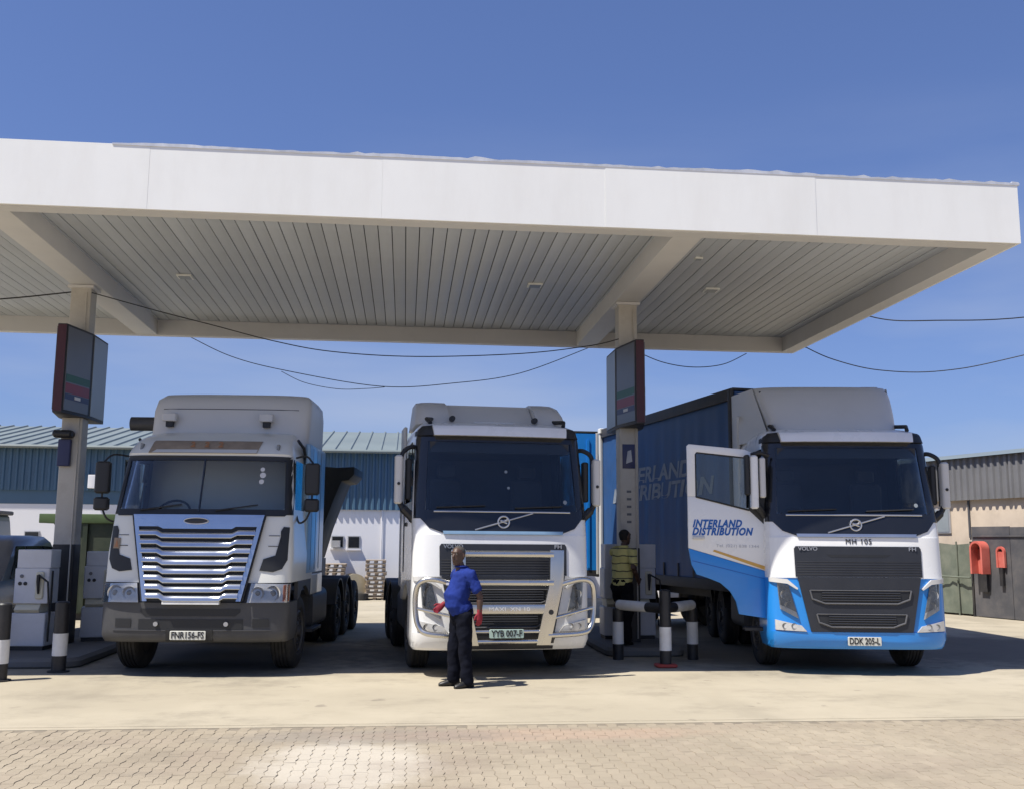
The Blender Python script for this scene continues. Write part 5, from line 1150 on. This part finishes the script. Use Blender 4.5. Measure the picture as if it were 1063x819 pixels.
# hoarding boards
hd = tag(empty('hoarding', (15.18, 23.98, 0), ang), 'dark grey board hoarding with rusty top carrying the red hoods', 'fence')
for k in range(7):
    y0 = -7.35+1.22*k; MB().box(-0.34+random.uniform(-.01, .01), -0.30, y0+0.004, y0+1.21, 0.02, 2.28+random.uniform(-.03, .03)).build('board', 'hoarding_dark', hd)
MB().box(-0.37, -0.352, -7.3, 1.15, 2.02, 2.06).build('top_batten', 'hoarding_dark', hd)
MB().box(-0.345, -0.29, 1.20, 1.26, 0, 1.9).build('end_post', 'black_paint', hd)
def hood(yc, zc, w_, h_, dep, label):
    t = tag(empty('red_hood', (15.18, 23.98, 0), ang), label, 'hood', 'red hoods on the hoarding')
    out = [(yc-w_/2, zc-h_/2)] + [(yc-w_/2+w_/2*(1-math.cos(a)), zc+h_/2-w_/2+w_/2*math.sin(a)) for a in [math.pi*k/12 for k in range(13)]] + [(yc+w_/2, zc-h_/2)]
    e = 0.05; wi_ = w_-2*e
    inn = [(yc+wi_/2, zc-h_/2)] + [(yc+wi_/2*math.cos(a), zc+h_/2-w_/2+wi_/2*math.sin(a)) for a in [math.pi*k/12 for k in range(13)]] + [(yc-wi_/2, zc-h_/2)]
    MB().prism(out+inn, -0.36-dep, -0.36, 'yz').build('shell', 'faded_red', t)
    MB().box(-0.40, -0.36, yc-w_/2+e, yc+w_/2-e, zc-h_/2, zc+h_/2-w_/2).build('back_plate', 'faded_red', t)
    MB().box(-0.42, -0.36, yc-w_/2+0.08, yc+w_/2-0.08, zc-h_/2-0.45, zc-h_/2-0.01).build('lower_box', 'black_paint', t)
    return t
hood(0.80, 1.50, 0.40, 0.82, 0.26, 'larger red arched hood at the end of the dark hoarding')
hood(0.22, 1.52, 0.26, 0.52, 0.06, 'smaller flat red hood on the dark hoarding')
tf = tag(empty('tarp_fence', (15.18, 23.98, 0), ang), 'grey green tarpaulin fence between the truck and the dark hoarding', 'fence')
mb = MB(); vs = []; fs = []; nn = 40
for i in range(nn+1):
    y = 1.3+5.9*i/nn
    for j in range(9):
        z = 0.05+1.80*j/8; vs.append((-0.32+0.03*math.sin(i*0.9+0.4*j)+0.015*math.sin(i*2.7), y, z-0.03*math.sin(i*0.5)*(j/8)))
for i in range(nn):
    for j in range(8): a = i*9+j; fs.append((a, a+9, a+10, a+1))
mb.add(vs, fs).build('tarpaulin', 'tarp_green', tf, ang=70)
for k in range(4): MB().tube([(-0.36, 1.7+1.8*k, 0), (-0.36, 1.7+1.8*k, 1.9)], 0.022, 8).build('post', 'tarp_green', tf)
MB().tube([(-0.44, 1.2, 0.98), (-0.46, 3, 1.0), (-0.44, 7, 1.06)], 0.022, 8).build('rail', 'tarp_green', tf)

# ================================================================== PEOPLE
def etube(mb, path, radii, side, n=16):
    P = [Vector(p) for p in path]; rings = []; m = len(P); side = Vector(side)
    for i in range(m):
        d = (P[min(i+1, m-1)]-P[max(i-1, 0)]).normalized(); u = (side-d*side.dot(d)).normalized(); v = d.cross(u)
        a, b = radii[i] if isinstance(radii[i], tuple) else (radii[i], radii[i])
        rings.append([P[i]+a*math.cos(t)*u+b*math.sin(t)*v for t in [2*math.pi*k/n for k in range(n)]])
    d0 = (P[0]-P[1]).normalized(); d1 = (P[-1]-P[-2]).normalized()
    def capped(ring, c, d, r): return [c+(Vector(q)-c)*0.6+d*r*0.45 for q in ring]
    r0 = radii[0] if not isinstance(radii[0], tuple) else min(radii[0]); r1 = radii[-1] if not isinstance(radii[-1], tuple) else min(radii[-1])
    rings = [capped(rings[0], P[0], d0, r0)] + rings + [capped(rings[-1], P[-1], d1, r1)]
    mb.rings(rings)
def skin(mb, name, mat, parent, voxel=0.012, smooth=4):
    o = mb.build(name, mat, parent)
    if voxel:
        m = o.modifiers.new('r', 'REMESH'); m.mode = 'VOXEL'; m.voxel_size = voxel; m.use_smooth_shade = True
    if name in ('shirt', 'trousers'):
        tx = bpy.data.textures.new('folds', 'CLOUDS'); tx.noise_scale = 0.11 if name == 'shirt' else 0.14; tx.noise_depth = 2
        m = o.modifiers.new('s0', 'SMOOTH'); m.iterations = 6; m.factor = 0.5
        m = o.modifiers.new('d', 'DISPLACE'); m.texture = tx; m.strength = 0.042; m.mid_level = 0.5; smooth = 1
    if smooth: m = o.modifiers.new('s', 'SMOOTH'); m.iterations = smooth; m.factor = 0.5
    bake(o); o.data.shade_smooth()
    if not o.data.materials: o.data.materials.append(MATS[mat])
    else: o.data.materials[0] = MATS[mat]
    return o
def figure(loc, face, J, mats, label, hatless=True):
    """J: joints in (forward, right, up) metres of the person's own frame."""
    F = Vector((face[0], face[1], 0)).normalized(); Rr = Vector((F.y, -F.x, 0))
    t = tag(empty('person', loc), label, 'person')
    W = lambda p: F*p[0]+Rr*p[1]+Vector((0, 0, p[2]))
    j = {k: W(v) for k, v in J.items() if k not in ('headdir',)}
    hd_ = J['headdir']; HF = Vector((hd_[0], hd_[1], 0)).normalized(); HR = Vector((HF.y, -HF.x, 0)); Z = Vector((0, 0, 1))
    b = MB()
    # body: torso, neck, head, limbs as one remeshed surface
    etube(b, [j['pelvis'], j['waist'], j['chest'], j['neck0']], [(0.15, 0.10), (0.14, 0.11), (0.16, 0.10), (0.07, 0.07)], Rr)
    etube(b, [j['neck0']-Z*0.04, j['neck1']], [0.06, 0.055], Rr)
    hc = j['head']
    pr = [(-0.115, 0.035, 0.045, 0.03), (-0.095, 0.052, 0.062, 0.022), (-0.05, 0.066, 0.080, 0.008), (0.0, 0.073, 0.092, 0.0), (0.04, 0.076, 0.097, -0.004), (0.08, 0.066, 0.085, -0.006), (0.108, 0.040, 0.055, -0.006), (0.118, 0.012, 0.016, -0.006)]
    b.rings([[hc+Z*z+HF*(off+bb*math.sin(q))+HR*(aa*math.cos(q)) for q in [2*math.pi*k/20 for k in range(20)]] for z, aa, bb, off in pr])
    etube(b, [hc+HF*0.085+Z*0.025, hc+HF*0.105+Z*0.0, hc+HF*0.108-Z*0.018], [0.011, 0.016, 0.020], HR, 10)       # nose
    etube(b, [hc+HF*0.084-Z*0.052-HR*0.026, hc+HF*0.096-Z*0.05, hc+HF*0.084-Z*0.052+HR*0.026], [0.010, 0.013, 0.010], Z, 8)   # lips
    etube(b, [hc+HF*0.080+Z*0.048-HR*0.045, hc+HF*0.092+Z*0.050, hc+HF*0.080+Z*0.048+HR*0.045], [0.012, 0.013, 0.012], Z, 8)  # brow
    for s in (-1, 1): etube(b, [hc+HR*s*0.072+Z*0.03-HF*0.005, hc+HR*s*0.083+Z*0.0-HF*0.012, hc+HR*s*0.074-Z*0.03], [0.014, 0.020, 0.012], HF, 8)
    for a in ('l', 'r'):
        etube(b, [j['sh_'+a], j['el_'+a], j['wr_'+a]], [0.05, 0.042, 0.030], F)
        etube(b, [j['el_'+a].lerp(j['wr_'+a], 0.25), j['wr_'+a]], [0.043, 0.030], F)
        etube(b, [j['hip_'+a], j['kn_'+a], j['an_'+a]], [0.085, 0.055, 0.042], Rr)
    if not mats.get('glove'):
        for a in ('l', 'r'): hand(b, j['el_'+a], j['wr_'+a], F, Z, -1 if a == 'l' else 1)
    body = skin(b, 'body', 'skin', t, 0.009, 2)
    for s in (-1, 1):
        e = MB().lathe([(-0.011, 0.002), (-0.008, 0.008), (0, 0.0115), (0.008, 0.008), (0.011, 0.002)], axis='z', n=12).build('eye', 'eye_white', body); e.location = hc+HF*0.083+HR*s*0.032+Z*0.022
        e2 = MB().lathe([(-0.006, 0.001), (-0.004, 0.005), (0, 0.006), (0.004, 0.005), (0.006, 0.001)], axis='z', n=10).build('pupil', 'hair', body); e2.location = hc+HF*0.0925+HR*s*0.032+Z*0.022
    hb = MB(); k2 = 1.055
    hb.rings([[hc+Z*(z*1.03+0.004)+HF*(off-0.012+bb*k2*math.sin(q)*(1.0 if math.sin(q) < 0 else fr))+HR*(aa*k2*math.cos(q)) for q in [2*math.pi*k/20 for k in range(20)]] for z, aa, bb, off, fr in
              [(-0.05, 0.060, 0.074, 0.0, 0.1), (0.0, 0.073, 0.092, 0.0, 0.12), (0.05, 0.076, 0.097, -0.004, 0.45), (0.075, 0.067, 0.088, -0.006, 0.98), (0.108, 0.042, 0.057, -0.006, 1.0), (0.12, 0.012, 0.016, -0.006, 1.0)]])
    skin(hb, 'hair', mats.get('hair', 'hair'), t, 0, 1)
    # shirt
    s_ = MB(); by = mats['belly']
    ch = mats['chest']
    hem = j['pelvis']+Z*0.00; bel = j['waist']+F*by[2]; mid = j['waist'].lerp(j['chest'], 0.5)+F*by[2]*0.6
    etube(s_, [hem, hem+Z*0.05, bel-Z*0.02, bel+Z*0.06, mid, j['chest'], j['chest'].lerp(j['neck0'], 0.5)+Z*0.02, j['neck0']-Z*0.015], [(0.175, 0.145), (0.18, by[1]*0.93), (by[0], by[1]), (by[0], by[1]), (0.185, by[1]*0.88), (ch, 0.135), (ch*0.85, 0.115), (0.078, 0.078)], Rr, 24)
    for a in ('l', 'r'):
        e = j['sh_'+a].lerp(j['el_'+a], mats['sleeve'])
        etube(s_, [j['chest'].lerp(j['sh_'+a], 0.6)+Z*0.03, j['sh_'+a], j['sh_'+a].lerp(j['el_'+a], 0.45), e], [0.075, 0.072, 0.070, 0.068], F)
    skin(s_, 'shirt', mats['shirt'], t, 0.012, 4)
    cl = MB(); cl.tube([j['neck0']+Z*0.015+HF*0.07*math.sin(q)+HR*0.07*math.cos(q) for q in [2*math.pi*k/16 for k in range(16)]], 0.014, 8, True); cl.build('collar', mats['shirt'], t)
    if mats.get('logo'):
        c = bel.lerp(j['chest'], 0.75); MB().box(-0.025, 0.025, -0.004, 0.004, -0.015, 0.015).build('chest_logo', 'lettering_white', t).location = c+F*0.155+Rr*0.06
    # trousers
    q_ = MB()
    etube(q_, [j['pelvis']-Z*0.10, j['pelvis']+Z*0.01, j['pelvis']+Z*0.07], [(0.165, 0.13), (0.175, 0.14), (0.165, 0.135)], Rr, 20)
    for a in ('l', 'r'):
        etube(q_, [j['hip_'+a]+Z*0.02, j['hip_'+a].lerp(j['kn_'+a], 0.5), j['kn_'+a], j['kn_'+a].lerp(j['an_'+a], 0.6), j['an_'+a]-Z*0.02], [0.105, 0.098, 0.085, 0.082, 0.088], Rr, 18)
    skin(q_, 'trousers', mats['trousers'], t, 0.012, 3)
    for a in ('l', 'r'):
        f_ = MB(); an = j['an_'+a]; foot = W(J['toe_'+a])-an; foot.z = 0; fd = foot.normalized(); sdir = Vector((fd.y, -fd.x, 0)); z0 = mats.get('z0', 0.0)
        g0 = Vector((an.x, an.y, 0))
        pr = [(-0.085, 0.026, 0.05), (-0.07, 0.038, 0.095), (0.0, 0.042, 0.115), (0.05, 0.046, 0.088), (0.11, 0.049, 0.066), (0.165, 0.043, 0.052), (0.192, 0.022, 0.034)]
        f_.rings([[g0+fd*u+sdir*(wd_2*math.cos(q))+Z*(max(0.0, hh*0.5+hh*0.56*math.sin(q)) if math.sin(q) > -0.75 else 0.0) for q in [2*math.pi*k/16 for k in range(16)]] for u, wd_2, hh in pr])
        o = skin(f_, 'shoe', 'shoe_black', t, 0, 1); o.location.z = J['an_'+a][2]-0.085
    if mats.get('glove'):
        for a in ('l', 'r'):
            g_ = MB(); hand(g_, j['el_'+a], j['wr_'+a], F, Z, -1 if a == 'l' else 1, 1.04); skin(g_, 'glove', 'glove_red', t, 0.006, 2)
    return t
def hand(mb, el, wr, F, Z, sgn, k=1.0):
    d = (wr-el).normalized(); u = (F-d*F.dot(d)).normalized(); v = d.cross(u)     # u: knuckle row direction, v: palm normal
    etube(mb, [wr-d*0.03, wr, wr+d*0.045*k, wr+d*0.095*k], [(0.034*k, 0.032*k), (0.032*k, 0.027*k), (0.042*k, 0.019*k), (0.041*k, 0.016*k)], u, 12)
    for i, ln in enumerate((0.070, 0.080, 0.075, 0.058)):
        b0 = wr+d*0.085*k+u*(0.030-0.020*i)*k; cv = v*(-sgn)*0.022
        etube(mb, [b0, b0+d*ln*0.5*k+cv*0.35, b0+d*ln*0.95*k+cv*1.3], [0.0095*k, 0.009*k, 0.0078*k], u, 8)
    b0 = wr+d*0.025*k+u*0.032*k
    etube(mb, [b0, b0+d*0.035*k+u*0.026*k, b0+d*0.072*k+u*0.030*k], [0.013*k, 0.0115*k, 0.0095*k], u, 8)
J1 = dict(pelvis=(0, 0, 0.90), waist=(0.02, 0, 1.06), chest=(-0.01, 0, 1.34), neck0=(0.015, 0, 1.475), neck1=(0.04, 0, 1.53), head=(0.06, 0, 1.622), headdir=(-0.62, -0.78),
          sh_l=(-0.03, -0.195, 1.40), el_l=(-0.14, -0.25, 1.12), wr_l=(-0.13, -0.265, 0.93), sh_r=(0.0, 0.195, 1.40), el_r=(-0.03, 0.245, 1.14), wr_r=(0.18, 0.20, 1.00),
          hip_l=(0, -0.095, 0.88), kn_l=(0.0, -0.11, 0.50), an_l=(-0.04, -0.12, 0.085), hip_r=(0, 0.095, 0.88), kn_r=(0.045, 0.11, 0.50), an_r=(0.05, 0.12, 0.085), toe_l=(0.2, -0.16, 0), toe_r=(0.3, 0.16, 0))
figure((0.74, 13.12, 0), (-0.94, -0.34), J1, dict(shirt='shirt_blue', trousers='trouser_navy', glove=True, belly=(0.165, 0.160, 0.055), chest=0.172, sleeve=0.72, logo=True, hair='grey_hair'),
       'person in blue shirt and red gloves standing in the sun before the bull bar')
J2 = dict(pelvis=(0.0, 0, 0.92), waist=(0.0, 0, 1.08), chest=(0.03, 0, 1.36), neck0=(0.06, 0, 1.50), neck1=(0.08, 0, 1.56), head=(0.10, 0, 1.655), headdir=(0.80, 0.55),
          sh_l=(0.05, -0.2, 1.43), el_l=(0.27, -0.22, 1.47), wr_l=(0.47, -0.16, 1.52), sh_r=(0.02, 0.2, 1.42), el_r=(-0.12, 0.30, 1.18), wr_r=(0.04, 0.27, 1.02),
          hip_l=(0, -0.095, 0.90), kn_l=(0.20, -0.12, 0.50), an_l=(0.34, -0.13, 0.085), hip_r=(0, 0.095, 0.90), kn_r=(0.0, 0.11, 0.50), an_r=(-0.10, 0.11, 0.085), toe_l=(0.6, -0.15, 0), toe_r=(0.2, 0.14, 0))
figure((3.62, 16.9, 0.14), (0.72, 0.69), J2, dict(shirt='shirt_yellow', trousers='trouser_black', belly=(0.18, 0.145, 0.02), chest=0.185, sleeve=0.75),
       'pump attendant in yellow striped shirt leaning on the tall white pump').scale = (1.06, 1.06, 1.06)
